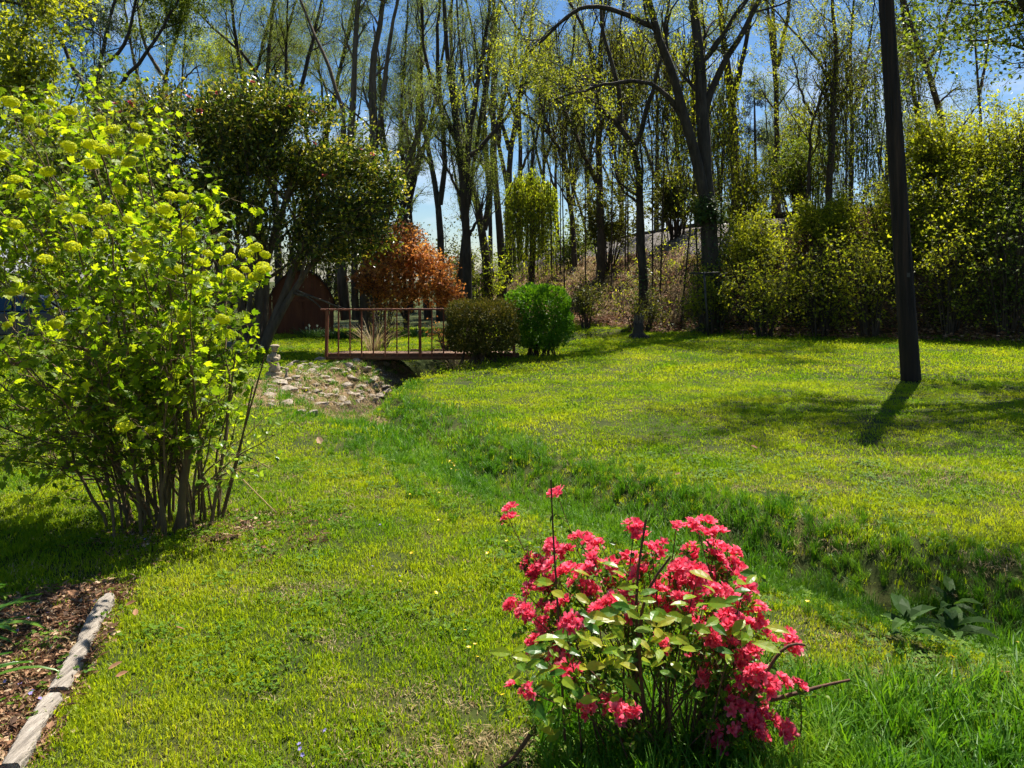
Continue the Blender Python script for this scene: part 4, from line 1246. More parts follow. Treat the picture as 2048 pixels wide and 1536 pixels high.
# ------------------------------------------------------------------ utility pole
pb = on_ground(1822, 12.35)
pole = empty('utility_pole', tuple(pb))
tag(pole, 'leaning dark wooden utility pole on the lawn at right', 'pole')
lean = (P3(1771, 0, 12.35) - P3(1821, 762, 12.35)); lean = lean / lean[2]
n = 40
zz = np.linspace(-.25, 8.9, n)
S = (pb + zz[:, None] * lean)[None]
rad = np.interp(zz, [-.3, 0, 1, 9], [.158, .152, .142, .098])[None]
pg = tubes(S, rad, 28, lump=.012)
tubes((pb + np.array([8.899, 8.93])[:, None] * lean)[None], np.array([[.098, .07]]), 28, pg, cap=True)
po = pg.obj('shaft', M['pole'], pole, smooth=True)
rng = np.random.default_rng(91)
g = Geo()
for k in range(34):                                      # drying cracks: narrow dark slivers standing a hair proud
    a_ = rng.uniform(math.pi, 2 * math.pi); z0 = rng.uniform(.1, 5.6); ln = rng.uniform(.25, 1.1)
    q = []
    for f in np.linspace(0, 1, 5):
        z_ = z0 + ln * f; r_ = np.interp(z_, [0, 1, 9], [.152, .142, .098]) + .0015
        q.append(pb + z_ * lean + np.array([math.cos(a_ + .05 * math.sin(f * 5 + k)) * r_, math.sin(a_ + .05 * math.sin(f * 5 + k)) * r_, 0]))
    tubes(np.array([q]), np.array([[.0005, .003, .004, .003, .0005]]), 3, g)
g.obj('cracks', M['tyre'], pole, kind='stuff')
g = Geo(); box_geo(g, pb + 1.72 * lean + np.array([.0, -.139, 0]), (.05, .006, .07)); g.obj('tag_plate', M['post_metal'], pole)

# ------------------------------------------------------------------ clothesline post, stakes, stump
cb = on_ground(1417, 22.0)
cl = empty('clothesline_post', tuple(cb)); tag(cl, 'thin metal T-shaped clothesline post at the back of the lawn', 'post')
tp = P3(1408, 546, 22.0)
g = Geo(); tubes(np.array([[cb - [0, 0, .1], cb * .5 + tp * .5, tp]]), np.full((1, 3), .032), 10, g, cap=True); g.obj('post', M['post_metal'], cl, smooth=True)
g = Geo(); tubes(np.array([[tp + [-.42, 0, -.01], tp, tp + [.42, 0, .01]]]), np.full((1, 3), .024), 8, g, cap=True); g.obj('crossbar', M['post_metal'], cl, smooth=True)
for dx in (-.38, -.15, .15, .38):
    g = Geo(); tubes(np.array([[tp + [dx, -.03, .02], tp + [dx, -.05, -.02], tp + [dx, -.03, -.06]]]), np.full((1, 3), .006), 5, g); g.obj('hook', M['rail'], cl)
for (px, py, hgt, lab) in [(1484, 20.6, .28, 'short thin stake in the grass right of the clothesline post'), (1887, 19.3, .3, 'short dark stake at the litter edge right of the pole')]:
    q = on_ground(px, py)
    g = Geo(); tubes(np.array([[q - [0, 0, .05], q + [.02, 0, hgt * .5], q + [.05, 0, hgt]]]), np.array([[.016, .015, .008]]), 6, g, cap=True)
    tag(g.obj('stake', M['twig'], smooth=True), lab, 'stake')
sb = on_ground(1277, 21.6)
stump = empty('tree_stump', tuple(sb)); tag(stump, 'jagged dark tree stump at the back edge of the lawn', 'stump')
n = 9
S = np.array([sb + [0, 0, z_] for z_ in np.linspace(-.05, .5, n)])[None]
g = tubes(S, np.interp(np.linspace(0, 1, n), [0, .25, 1], [.27, .17, .13])[None], 16, lump=.12, cap=True)
g.obj('trunk', M['bark'], stump, smooth=True)
for k in range(9):
    a_ = k / 9 * 6.28; q = sb + np.array([math.cos(a_) * .11, math.sin(a_) * .11, .45])
    g = tubes(np.array([[q, q + [.01, 0, .1], q + [math.cos(a_) * .02, 0, random.uniform(.15, .3)]]]), np.array([[.035, .025, .004]]), 5); g.obj('splinter', M['bark_light'], stump)
for k in range(5):
    a_ = k / 5 * 6.28 + .4; d_ = np.array([math.cos(a_), math.sin(a_), 0])
    g = tubes(np.array([[sb + d_ * .15 + [0, 0, .1], sb + d_ * .3 + [0, 0, .03], sb + d_ * .5 + [0, 0, -.04]]]), np.array([[.07, .045, .015]]), 6); g.obj('root', M['bark'], stump, smooth=True)


# ------------------------------------------------------------------ stones on the ditch bank, statue, planter
def stone_mesh(seed):
    rng = np.random.default_rng(seed)
    import bmesh
    bm = bmesh.new()
    pts = norm(rng.normal(size=(16, 3))) * np.array([.5, .42, .30]) * rng.uniform(.8, 1.1, (16, 1))
    for p in pts: bm.verts.new(p)
    bmesh.ops.convex_hull(bm, input=bm.verts)
    bmesh.ops.bevel(bm, geom=list(bm.edges), offset=.03, segments=1, affect='EDGES')
    me = bpy.data.meshes.new('stone'); bm.to_mesh(me); bm.free()
    me.materials.append(M['stone'])
    return me


smesh = [stone_mesh(k) for k in range(9)]
rb = empty('rubble_bank', tuple(G(640, 770)))
tag(rb, 'bank of pale flat rubble stones above the ditch in front of the footbridge', 'rubble')
rng = np.random.default_rng(95)
spots = [(560, 768, 34), (545, 792, 30), (575, 785, 34), (603, 778, 40), (632, 785, 22), (612, 803, 30), (565, 808, 36), (590, 800, 26), (655, 793, 26), (680, 800, 26), (622, 832, 28), (640, 815, 36), (600, 826, 26), (690, 775, 26), (705, 760, 26), (660, 765, 26), (640, 755, 22),
         (622, 745, 22), (600, 738, 22), (672, 742, 26), (695, 735, 30), (720, 748, 22), (735, 765, 22), (748, 755, 20), (715, 725, 26), (680, 718, 26), (668, 712, 24), (560, 742, 24), (575, 735, 22), (552, 757, 30), (585, 760, 24), (540, 775, 20), (720, 775, 22), (700, 790, 24), (670, 783, 20), (650, 775, 18), (735, 740, 20), (760, 770, 18), (690, 810, 22), (755, 740, 18), (618, 765, 20), (606, 750, 18)]
for _ in range(150):
    spots.append((rng.uniform(540, 775), rng.uniform(718, 815), rng.uniform(9, 22)))
for (px, py, s_) in spots:
    q = G(px, py)
    if not (9 < q[1] < 17.5): continue
    o = bpy.data.objects.new('stone', smesh[int(rng.integers(9))])
    w_ = s_ / F * q[1] * 1.3
    o.scale = (w_ * rng.uniform(.9, 1.25), w_ * rng.uniform(.8, 1.1), w_ * rng.uniform(.5, .9))
    o.rotation_euler = (rng.normal() * .25, rng.normal() * .25, rng.uniform(0, 6.28))
    o.location = Vector(q + [0, 0, w_ * .06])
    link(o, rb)

sq = G(548, 768)
sq = np.array([(548 - CX) / F * 13.6, 13.6, 0]); sq[2] = h1(sq[0], sq[1])
stt = empty('garden_statue', tuple(sq)); tag(stt, 'weathered stone garden figure standing on the stones beside the camellia', 'statue')
g = Geo(); box_geo(g, sq + [0, 0, .045], (.24, .22, .13)); bevelled(g.obj('plinth', M['statue'], stt), .015)
zs = np.linspace(.11, .47, 11)
S = np.array([sq + [.012 * math.sin(z * 14), 0, z] for z in zs])[None]
g = tubes(S, np.interp(zs, [.11, .16, .25, .33, .39, .43, .47], [.105, .10, .085, .08, .088, .05, .035])[None], 14, lump=.06, cap=True); g.obj('body', M['statue'], stt, smooth=True)
th = np.linspace(0, math.pi, 9)
S = np.array([sq + [.012, -.01, .525 - .065 * math.cos(a_)] for a_ in th])[None]
g = tubes(S, (np.sin(th) * .055 + .004)[None], 14, lump=.05, cap=True); g.obj('head', M['statue'], stt, smooth=True)
S = np.array([sq + [.012, .004, .565 - .035 * math.cos(a_)] for a_ in th])[None]
g = tubes(S, (np.sin(th) * .085 + .004)[None], 14, lump=.08, cap=True); g.obj('hat', M['statue'], stt, smooth=True)
for sgn in (-1, 1):
    pts = np.array([[.075 * sgn, 0, .40], [.105 * sgn, -.05, .32], [.05 * sgn, -.11, .29], [.015 * sgn, -.12, .30]]) + sq
    g = tubes(resample(pts, 7)[None], np.linspace(.034, .022, 7)[None], 8, cap=True); g.obj('arm', M['statue'], stt, smooth=True)
S = np.array([sq + [.07, -.12, .34 - .05 * math.cos(a_)] for a_ in th])[None]
g = tubes(S, (np.sin(th) * .05 + .004)[None], 12, lump=.05, cap=True); g.obj('bundle', M['statue'], stt, smooth=True)
q = np.array([(573 - CX) / F * 13.4, 13.4, 0]); q[2] = h1(q[0], q[1])
orn = empty('stone_ornament', tuple(q)); tag(orn, 'tiny pale knobbed ornament right of the garden statue', 'ornament')
g = tubes(np.array([[q, q + [0, 0, .06], q + [.005, 0, .15]]]), np.array([[.05, .03, .018]]), 9, cap=True); g.obj('body', M['statue'], orn, smooth=True)
S = np.array([q + [.005, 0, .175 - .035 * math.cos(a_)] for a_ in th])[None]
g = tubes(S, (np.sin(th) * .034 + .003)[None], 10, cap=True); g.obj('head', M['statue'], orn, smooth=True)

q = on_ground(474, 19.0)
pl = empty('stone_planter', tuple(q)); tag(pl, 'low square grey planter at the foot of the camellia', 'planter')
g = Geo()
V = []
for (hw_, z_) in [(.14, -.02), (.19, .22), (.205, .225), (.205, .27), (.17, .27), (.16, .20)]:
    V += [[-hw_, -hw_, z_], [hw_, -hw_, z_], [hw_, hw_, z_], [-hw_, hw_, z_]]
fs = []
for r_ in range(5):
    for k in range(4):
        fs.append([r_ * 4 + k, r_ * 4 + (k + 1) % 4, r_ * 4 + 4 + (k + 1) % 4, r_ * 4 + 4 + k])
fs.append([20, 21, 22, 23])
g.add(np.array(V) + q, fs); g.obj('body', M['concrete'], pl)
g = Geo(); box_geo(g, q + [0, 0, .215], (.31, .31, .03)); g.obj('soil', M['ditch_soil'], pl)

# ------------------------------------------------------------------ timber edging
ed = [(218, 1204, 112, 1398, 'long pale weathered edging timber between the mulch bed and the lawn'), (106, 1410, 14, 1556, 'nearer rotten edging timber running out of the lower left corner')]
for k, (x0, y0, x1, y1, lab) in enumerate(ed):
    a, b = G(x0, y0), G(x1, y1)
    rng = np.random.default_rng(200 + k)
    n, m = 34, 20
    ax = norm(b - a); sd = norm(np.cross(ax, [0, 0, 1.0])); upv = np.cross(sd, ax)
    th_ = np.arange(m) / m * 2 * math.pi
    cx_ = np.sign(np.cos(th_)) * np.abs(np.cos(th_)) ** .5; cz_ = np.sign(np.sin(th_)) * np.abs(np.sin(th_)) ** .5
    groove = rng.normal(size=m) * .045                                 # checks and ridges that run with the grain
    V = []
    for i_ in range(n):
        f = i_ / (n - 1)
        wv = (.038 - .012 * (f < .06) + .004 * math.sin(f * 9 + k) + rng.normal() * .0012) * (1 - .35 * (k == 1) * max(0, f - .6))
        hv = .034 + .003 * math.sin(f * 13 + 2 * k)
        bite = 1 - .25 * np.exp(-((f - (.55 if k == 0 else .3)) / .04) ** 2) * (cx_ > .3)
        c = a * (1 - f) + b * f + np.array([0, 0, .012]) + sd * .006 * math.sin(f * 5)
        rr = (1 + groove + rng.normal(size=m) * .015) * bite
        V.append(c + (cx_ * rr * wv)[:, None] * sd + (cz_ * rr * hv)[:, None] * upv)
    g = Geo(); i0 = (np.arange(n - 1) * m)[:, None]; kk = np.arange(m)[None]; k2 = (kk + 1) % m
    g.add(np.array(V).reshape(-1, 3), np.stack([i0 + kk, i0 + k2, i0 + m + k2, i0 + m + kk], -1).reshape(-1, 4), [list(range(m))[::-1]], [list(range((n - 1) * m, n * m))])
    tag(g.obj('edging_timber', M['log'], smooth=False), lab, 'timber')

# ------------------------------------------------------------------ snowball viburnum
vb = np.array([-2.28, 5.15, 0.0]); vb[2] = h1(vb[0], vb[1])
vib = empty('snowball_shrub', tuple(vb))
tag(vib, 'large lime green snowball shrub with round flower heads at left foreground', 'shrub')
rng = np.random.default_rng(300)
S, R = [], []
targets = [(515, 520), (530, 590), (470, 470), (430, 520), (400, 430), (365, 390), (300, 300), (270, 250), (215, 240), (180, 250), (140, 210), (90, 290), (60, 270), (20, 330), (-30, 380), (-80, 470), (-110, 600), (-60, 720), (10, 640), (60, 520), (120, 400), (200, 360), (250, 420), (330, 520), (300, 620), (180, 560), (110, 600), (380, 640), (20, 800), (-40, 900), (90, 760), (150, 850), (60, 900), (130, 940), (210, 800), (260, 740), (330, 740), (355, 850), (-90, 820), (170, 690), (30, 720), (420, 600), (280, 560)]
for k, (px, py) in enumerate(targets):
    px = px if px < 260 else 260 + (px - 260) * .72
    Yt = 5.15 + rng.uniform(-.85, .75)
    e = P3(px, py, Yt)
    bx = vb + np.array([np.clip((px - 230) / 300, -1, 1) * .32 + rng.normal() * .12, rng.normal() * .16, 0]); bx[2] = h1(bx[0], bx[1]) - .03
    mid = bx * .5 + e * .5 + np.array([-(e[0] - bx[0]) * .16, 0, (e[2] - bx[2]) * .07])
    S.append(resample(np.array([bx, mid, e]), 14) + np.concatenate([[[0, 0, 0]], rng.normal(size=(13, 3)) * .012])); R.append(np.linspace(rng.uniform(.007, .013), .004, 14))
for k in range(12):                                       # bare and cut canes at the base
    a_ = rng.random() * 6.28; bx = vb + np.array([math.cos(a_) * .3, math.sin(a_) * .2, -.03]); bx[2] = h1(bx[0], bx[1]) - .03
    e = bx + np.array([math.cos(a_) * .22 + rng.normal() * .1, rng.normal() * .12, rng.uniform(.35, 1.2)])
    S.append(resample(np.array([bx, bx * .5 + e * .5 + rng.normal(size=3) * .03, e]), 14)); R.append(np.linspace(rng.uniform(.008, .018), .005, 14))
tr_ = [(365, 1055), (362, 1000), (372, 930), (380, 890), (372, 800)]
S.append(resample(np.array([P3(x_, y_, 4.95) for x_, y_ in tr_]), 14)); R.append(np.linspace(.03, .012, 14))
S = np.array(S); R = np.array(R)
w = tubes(S, R, 7, lump=.06)
P1, R1 = grow(S[:len(targets)], R[:len(targets)], 12, .22, 1, (.18, .5), (25, 65), .05, .16, 6, .55, rng, 0, .0035)
tubes(P1, R1, 4, w)
P2, R2 = grow(P1, R1, 4, .2, 1, (.12, .32), (25, 65), .02, .2, 4, .6, rng, 0, .0025)
tubes(P2, R2, 3, w)
w.obj('stems', M['stem'], vib, smooth=True, kind='stuff')


def leaf_field(P, per, size, rng, droop):
    B, m, _ = P.shape
    idx = np.repeat(np.arange(B), per); N = len(idx)
    t = rng.uniform(.1, 1, N) * (m - 1); i = np.minimum(t.astype(int), m - 2); f = (t - i)[:, None]
    p = P[idx, i] * (1 - f) + P[idx, i + 1] * f
    tan = norm(P[idx, i + 1] - P[idx, i])
    d = norm(rng.normal(size=(N, 3)) + .4 * tan + np.array([0, 0, -droop]))
    nn = rng.normal(size=(N, 3)) * .55 + np.array([0, 0, 1.0])
    return p + d * .012, d, nn, rng.uniform(size[0], size[1], N)


p, d, nn, sz = leaf_field(P2, 8, (.03, .068), rng, .35)
keep = rng.random(len(p)) < np.interp(p[:, 2], [.1, .6, 1.1, 1.6], [.30, .42, .62, .9])
p, d, nn, sz = p[keep], d[keep], nn[keep], sz[keep]
big = np.argsort(-sz * (1 + .6 * (p[:, 1] < 5.2)) * (1 + 2.0 * ((p[:, 0] / p[:, 1] * F + CX) > 0)))[:280]
rest = np.setdiff1d(np.arange(len(p)), big)
leaves(p[rest], d[rest], nn[rest], sz[rest], LOBED, 1.0, None, None, rng).obj('foliage', M['l_viburnum'], vib, kind='stuff')


def leaf_variants(nm, mat, tmpl, vals, width=1.0, curl=0.0):
    out = []
    for v_ in vals:
        TV, TT = tmpl
        V = TV.copy(); V[:, 1] *= width
        V[:, 2] += -curl * V[:, 0] ** 2
        gq = Geo(); gq.add(V, TT, val=v_)
        out.append(gq.mesh(nm, mat))
    return out


def place_leaf(me, p, d, nn, s, parent, name='leaf'):
    X = Vector(d).normalized(); Z = Vector(nn); Z = (Z - Z.dot(X) * X).normalized(); Yv = Z.cross(X)
    o = bpy.data.objects.new(name, me)
    link(o, parent)
    Mx = Matrix((X, Yv, Z)).transposed().to_4x4()
    o.matrix_basis = Matrix.Translation(Vector(p)) @ Mx @ Matrix.Scale(s, 4)
    return o


vlm = leaf_variants('leaf', M['l_viburnum'], LOBED, [.1, .35, .6, .8, 1.0], 1.0, .15)
for k in big:
    place_leaf(vlm[int(rng.integers(5))], p[k], d[k], nn[k], sz[k] * 1.12, vib)


def snowball_mesh(seed):
    rng = np.random.default_rng(seed)
    g = Geo(); n = 70
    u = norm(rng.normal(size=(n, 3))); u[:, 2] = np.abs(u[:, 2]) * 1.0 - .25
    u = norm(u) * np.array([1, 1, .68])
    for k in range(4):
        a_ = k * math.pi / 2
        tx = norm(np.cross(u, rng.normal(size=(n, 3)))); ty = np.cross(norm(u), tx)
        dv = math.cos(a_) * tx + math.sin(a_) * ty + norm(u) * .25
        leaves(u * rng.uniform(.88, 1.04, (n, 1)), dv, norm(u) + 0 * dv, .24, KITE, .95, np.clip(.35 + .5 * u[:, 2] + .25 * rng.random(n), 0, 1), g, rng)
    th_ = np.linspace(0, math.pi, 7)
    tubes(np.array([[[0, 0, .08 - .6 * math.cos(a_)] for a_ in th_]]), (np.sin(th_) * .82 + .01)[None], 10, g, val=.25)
    tubes(np.array([[[0, 0, -.5], [.1, 0, -1.0], [.05, .1, -1.6]]]), np.full((1, 3), .05), 4, g, val=.2)
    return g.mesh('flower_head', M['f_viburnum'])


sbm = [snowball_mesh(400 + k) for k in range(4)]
heads = [(140, 222), (200, 238), (225, 260), (272, 253), (285, 280), (100, 205), (80, 265), (20, 205), (8, 280), (5, 310), (5, 335), (138, 295), (60, 240), (180, 290), (205, 300), (235, 305), (285, 358), (260, 325), (30, 360), (50, 390), (125, 398), (180, 330), (340, 392), (365, 395), (378, 420), (375, 432), (330, 450), (305, 455), (375, 465), (365, 485), (255, 440), (50, 465), (40, 490), (145, 495), (165, 505), (120, 495), (270, 515), (290, 485), (415, 508), (420, 505), (455, 520), (470, 515), (493, 507), (510, 497), (530, 510), (528, 535), (510, 555), (490, 540), (475, 555), (465, 550), (525, 540), (428, 560), (445, 640), (370, 635), (230, 650), (120, 640), (15, 650), (110, 650), (25, 585), (60, 580), (275, 490), (90, 520), (30, 450), (210, 420), (320, 490), (350, 540), (385, 560), (400, 525), (60, 330), (-30, 300), (-40, 420), (-60, 560), (300, 420), (200, 470), (95, 345), (330, 420), (255, 1060 - 140), (300, 880 - 20), (250, 855), (445, 480), (240, 380), (160, 440)]
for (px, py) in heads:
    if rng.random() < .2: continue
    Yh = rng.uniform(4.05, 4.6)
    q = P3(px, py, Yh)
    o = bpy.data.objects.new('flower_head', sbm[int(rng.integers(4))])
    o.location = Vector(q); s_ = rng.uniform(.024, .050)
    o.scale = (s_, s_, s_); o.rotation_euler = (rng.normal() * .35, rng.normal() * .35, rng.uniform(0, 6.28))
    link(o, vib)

# low shoots right of the viburnum
sho = empty('leafy_shoots', tuple(on_ground(410, 5.0) * 1.0)); tag(sho, 'low bent shoots with fresh leaves on the lawn right of the snowball shrub', 'shrub')
rng = np.random.default_rng(310)
S = []
for s in [[(385, 985), (410, 940), (470, 900), (520, 925), (545, 940)], [(388, 990), (420, 905), (415, 880), (450, 800), (455, 770)], [(390, 990), (440, 950), (500, 930), (530, 950)], [(385, 985), (400, 900), (430, 830), (440, 790)], [(392, 990), (420, 960), (480, 905), (520, 890), (548, 870)], [(388, 992), (415, 955), (455, 960)]]:
    Yd = 4.85 + np.linspace(0, rng.uniform(-.3, .3), len(s))
    S.append(resample(np.array([P3(a_, b_, y_) for (a_, b_), y_ in zip(s, Yd)]), 12))
S = np.array(S)
w = tubes(S, np.linspace(.007, .0025, 12)[None].repeat(len(S), 0), 5)
P1, R1 = grow(S, np.full(S.shape[:2], .003), 6, .3, 1, (.08, .22), (30, 65), .08, .15, 5, .8, rng)
tubes(P1, R1, 3, w)
w.obj('stems', M['stem'], sho, smooth=True, kind='stuff')
p, d, nn, sz = leaf_field(np.concatenate([P1]), 4, (.03, .055), rng, .0)
slm = leaf_variants('leaf', M['l_shoot'], OVAL, [.1, .4, .7, 1.0], .75, .12)
for k in range(len(p)):
    place_leaf(slm[int(rng.integers(4))], p[k], d[k], nn[k], sz[k], sho)

# ------------------------------------------------------------------ pink azalea
ab = np.array([.58, 2.62, 0]); ab[2] = h1(ab[0], ab[1])
aza = empty('azalea_bush', tuple(ab)); tag(aza, 'hot pink azalea bush with pale green broad leaves in the foreground', 'shrub')
rng = np.random.default_rng(320)
CL = [(1114, 987, 1), (1015, 1032, 2), (1154, 1077, 2), (1203, 1095, 2), (1099, 1095, 2), (1269, 1050, 3), (1287, 1074, 1), (1302, 1095, 2), (1304, 1122, 3), (1353, 1052, 1), (1392, 1048, 3), (1416, 1067, 4), (1425, 1059, 2), (1455, 1098, 3), (1462, 1130, 4), (1392, 1114, 4), (1425, 1114, 2),
      (1068, 1116, 3), (1056, 1122, 1), (1134, 1102, 2), (1185, 1114, 2), (1189, 1136, 3), (1113, 1137, 3), (1232, 1137, 3), (1064, 1155, 3), (1083, 1145, 1), (1158, 1161, 3), (1345, 1141, 3), (1369, 1141, 3), (1337, 1165, 3), (1377, 1169, 4), (1423, 1153, 4), (1439, 1180, 4), (1486, 1177, 3), (1412, 1180, 4), (1322, 1184, 3), (1052, 1186, 2), (1095, 1180, 3), (1173, 1180, 3), (1037, 1210, 3), (1064, 1231, 4), (1080, 1220, 2), (1111, 1208, 3),
      (1170, 1241, 3), (1318, 1204, 3), (1365, 1220, 2), (1459, 1235, 4), (1482, 1231, 3), (1509, 1227, 3), (1529, 1231, 2), (1084, 1270, 3), (1056, 1286, 2), (1127, 1305, 3), (1111, 1319, 3), (1135, 1320, 2), (1322, 1286, 1), (1447, 1286, 3), (1459, 1302, 3), (1478, 1321, 3), (1494, 1309, 3), (1439, 1309, 2), (1408, 1325, 3), (1568, 1282, 3), (1541, 1276, 1), (1490, 1356, 4), (1412, 1352, 2), (1570, 1364, 1), (1541, 1374, 2), (1597, 1370, 1), (1509, 1395, 4), (1498, 1403, 3), (1521, 1425, 3), (1041, 1384, 2), (1060, 1385, 1), (1209, 1411, 3), (1193, 1420, 2), (1248, 1415, 2), (1244, 1434, 2), (1455, 1388, 2), (1462, 1454, 2), (1541, 1450, 4), (1525, 1462, 3), (1580, 1497, 2), (1529, 1520, 2), (1439, 1485, 1), (1142, 1343, 2), (1158, 1348, 1),
      (1150, 1130, 2), (1210, 1160, 2), (1360, 1195, 3), (1395, 1150, 3), (1400, 1250, 2), (1430, 1235, 3), (1470, 1270, 3), (1130, 1240, 2), (1270, 1120, 2), (1500, 1340, 2), (1425, 1275, 2), (1470, 1200, 2), (1345, 1225, 2), (1260, 1205, 2), (1215, 1215, 2), (1290, 1160, 2), (1100, 1250, 2), (1475, 1405, 2), (1505, 1440, 2)]


def azalea_flower(seed):
    """a truss: three ruffled hose-in-hose blooms with stamens, and two buds"""
    rng = np.random.default_rng(seed)
    g = Geo()
    for b in range(3):
        a0 = b * 2.094 + rng.normal() * .3
        ax = Vector((math.cos(a0) * .75, math.sin(a0) * .75, 1)).normalized() if b else Vector((rng.normal() * .15, rng.normal() * .15, 1)).normalized()
        rot = np.array(ax.to_track_quat('Z', 'Y').to_matrix())
        org = np.array([math.cos(a0) * .62, math.sin(a0) * .62, rng.uniform(-.25, .1)])
        sc = rng.uniform(.8, 1.1)
        for lay in range(2):
            for k in range(5):
                a_ = (k + .5 * lay) / 5 * 2 * math.pi + rng.normal() * .14
                op = (.7 if lay == 0 else 1.3) + rng.normal() * .14
                rad = np.array([math.cos(a_), math.sin(a_), 0]); tan_ = np.array([-math.sin(a_), math.cos(a_), 0])
                rows_ = []
                for f, wd, bend in ((0, .05, 0), (.4, .16, .03), (.75, .31, .14), (1.0, .16, .36)):
                    c = rad * (.06 + f * math.cos(op) * .95 + bend * .8) + np.array([0, 0, f * math.sin(op) * .95 - bend * .25])
                    ruf = rng.normal(size=2) * .05 * f
                    rows_.append([c - tan_ * wd + np.array([0, 0, .05 + ruf[0]]), c, c + tan_ * wd + np.array([0, 0, .05 + ruf[1]])])
                V = np.array(rows_).reshape(-1, 3) @ rot.T * sc + org
                fs = [[r_ * 3 + q_, r_ * 3 + q_ + 1, r_ * 3 + q_ + 4, r_ * 3 + q_ + 3] for r_ in range(3) for q_ in range(2)]
                g.add(V, fs, val=np.repeat(np.clip(rng.normal(.45, .2) + np.array([-.35, -.1, .12, .3]), 0, 1), 3))
        for k in range(4):
            a_ = rng.random() * 6.28
            pts = np.array([[0, 0, .1], [math.cos(a_) * .1, math.sin(a_) * .1, .6], [math.cos(a_) * .22, math.sin(a_) * .22, 1.05]]) @ rot.T * sc + org
            tubes(pts[None], np.array([[.012, .012, .02]]), 3, g, val=1.0)
    for k in range(2):
        a_ = rng.random() * 6.28
        p0 = np.array([math.cos(a_) * .5, math.sin(a_) * .5, -.1]); p1 = p0 + np.array([math.cos(a_) * .35, math.sin(a_) * .35, .5])
        tubes(np.array([[p0, p0 * .4 + p1 * .6, p1]]), np.array([[.04, .11, .02]]), 5, g, val=.15)
    return g.mesh('flower_cluster', M['f_azalea'], True)


afm = [azalea_flower(500 + k) for k in range(6)]
ends = []
fcount = 0
for (px, py, nf) in CL:
    up_ = np.clip((1500 - py) / 480, 0, 1)
    Yc = 2.62 + (up_ - .45) * .35 + rng.normal() * .10
    q = P3(px, py, Yc)
    ends.append(q)
    for j in range(max(1, nf - (nf > 3))):
        if fcount >= 295: break
        off = rng.normal(size=3) * np.array([.017, .017, .012]) * (0 if nf == 1 else 1)
        ax = norm((q - (ab + [0, 0, .25])) * np.array([1, 1, .8]) + rng.normal(size=3) * .25 + np.array([0, -.12, .35]))
        o = bpy.data.objects.new('flower_cluster', afm[int(rng.integers(6))])
        o.rotation_mode = 'QUATERNION'
        o.rotation_quaternion = Vector(ax).to_track_quat('Z', 'Y') @ Matrix.Rotation(rng.uniform(0, 6.28), 3, 'Z').to_quaternion()
        s_ = rng.uniform(.018, .029)
        o.scale = (s_, s_, s_); o.location = Vector(q + off)
        link(o, aza); fcount += 1
S, R = [], []
for q in ends:
    b_ = ab + np.array([rng.normal() * .10 + (q[0] - ab[0]) * .25, rng.normal() * .07, 0]); b_[2] = h1(b_[0], b_[1]) - .02
    mid = b_ * .45 + q * .55 + np.array([(b_[0] - q[0]) * .08 + rng.normal() * .015, rng.normal() * .02, .03])
    S.append(resample(np.array([b_, mid, q]), 10)); R.append(np.linspace(.0036, .0014, 10) * rng.uniform(.8, 1.3))
dead = [[(1265, 1500), (1275, 1300), (1270, 1150), (1285, 1085), (1292, 1040)], [(1290, 1480), (1275, 1250), (1290, 1175), (1325, 1130), (1340, 1115)], [(1130, 1480), (1115, 1200), (1105, 1060), (1102, 960)], [(1540, 1400), (1600, 1385), (1650, 1370), (1700, 1360)], [(1500, 1400), (1560, 1300), (1590, 1280), (1610, 1290)], [(1060, 1470), (1025, 1520), (985, 1545)]]
for k, s in enumerate(dead):
    S.append(resample(np.array([P3(a_, b_, 2.62 - .03 * k) for a_, b_ in s]), 10)); R.append(np.linspace(.0075, .004, 10) * (.7 if k in (2,) else 1))
S = np.array(S); R = np.array(R)
w = tubes(S, R, 6, lump=.06)
P1, R1 = grow(S[:len(ends)], R[:len(ends)], 3, .45, .95, (.05, .14), (25, 60), .1, .12, 4, .7, rng, 0, .0012)
tubes(P1, R1, 3, w)
w.obj('stems', M['red_stem'], aza, smooth=True, kind='stuff')
leaves_on(P1, 14, (.016, .032), rng, .1, OVAL, .55, 0, .004).obj('small_leaves', M['l_azalea'], aza, kind='stuff')
leaves_on(S[:len(ends)], 9, (.014, .03), rng, .55, OVAL, .5, 0, .008).obj('small_leaves', M['l_azalea'], aza, kind='stuff')
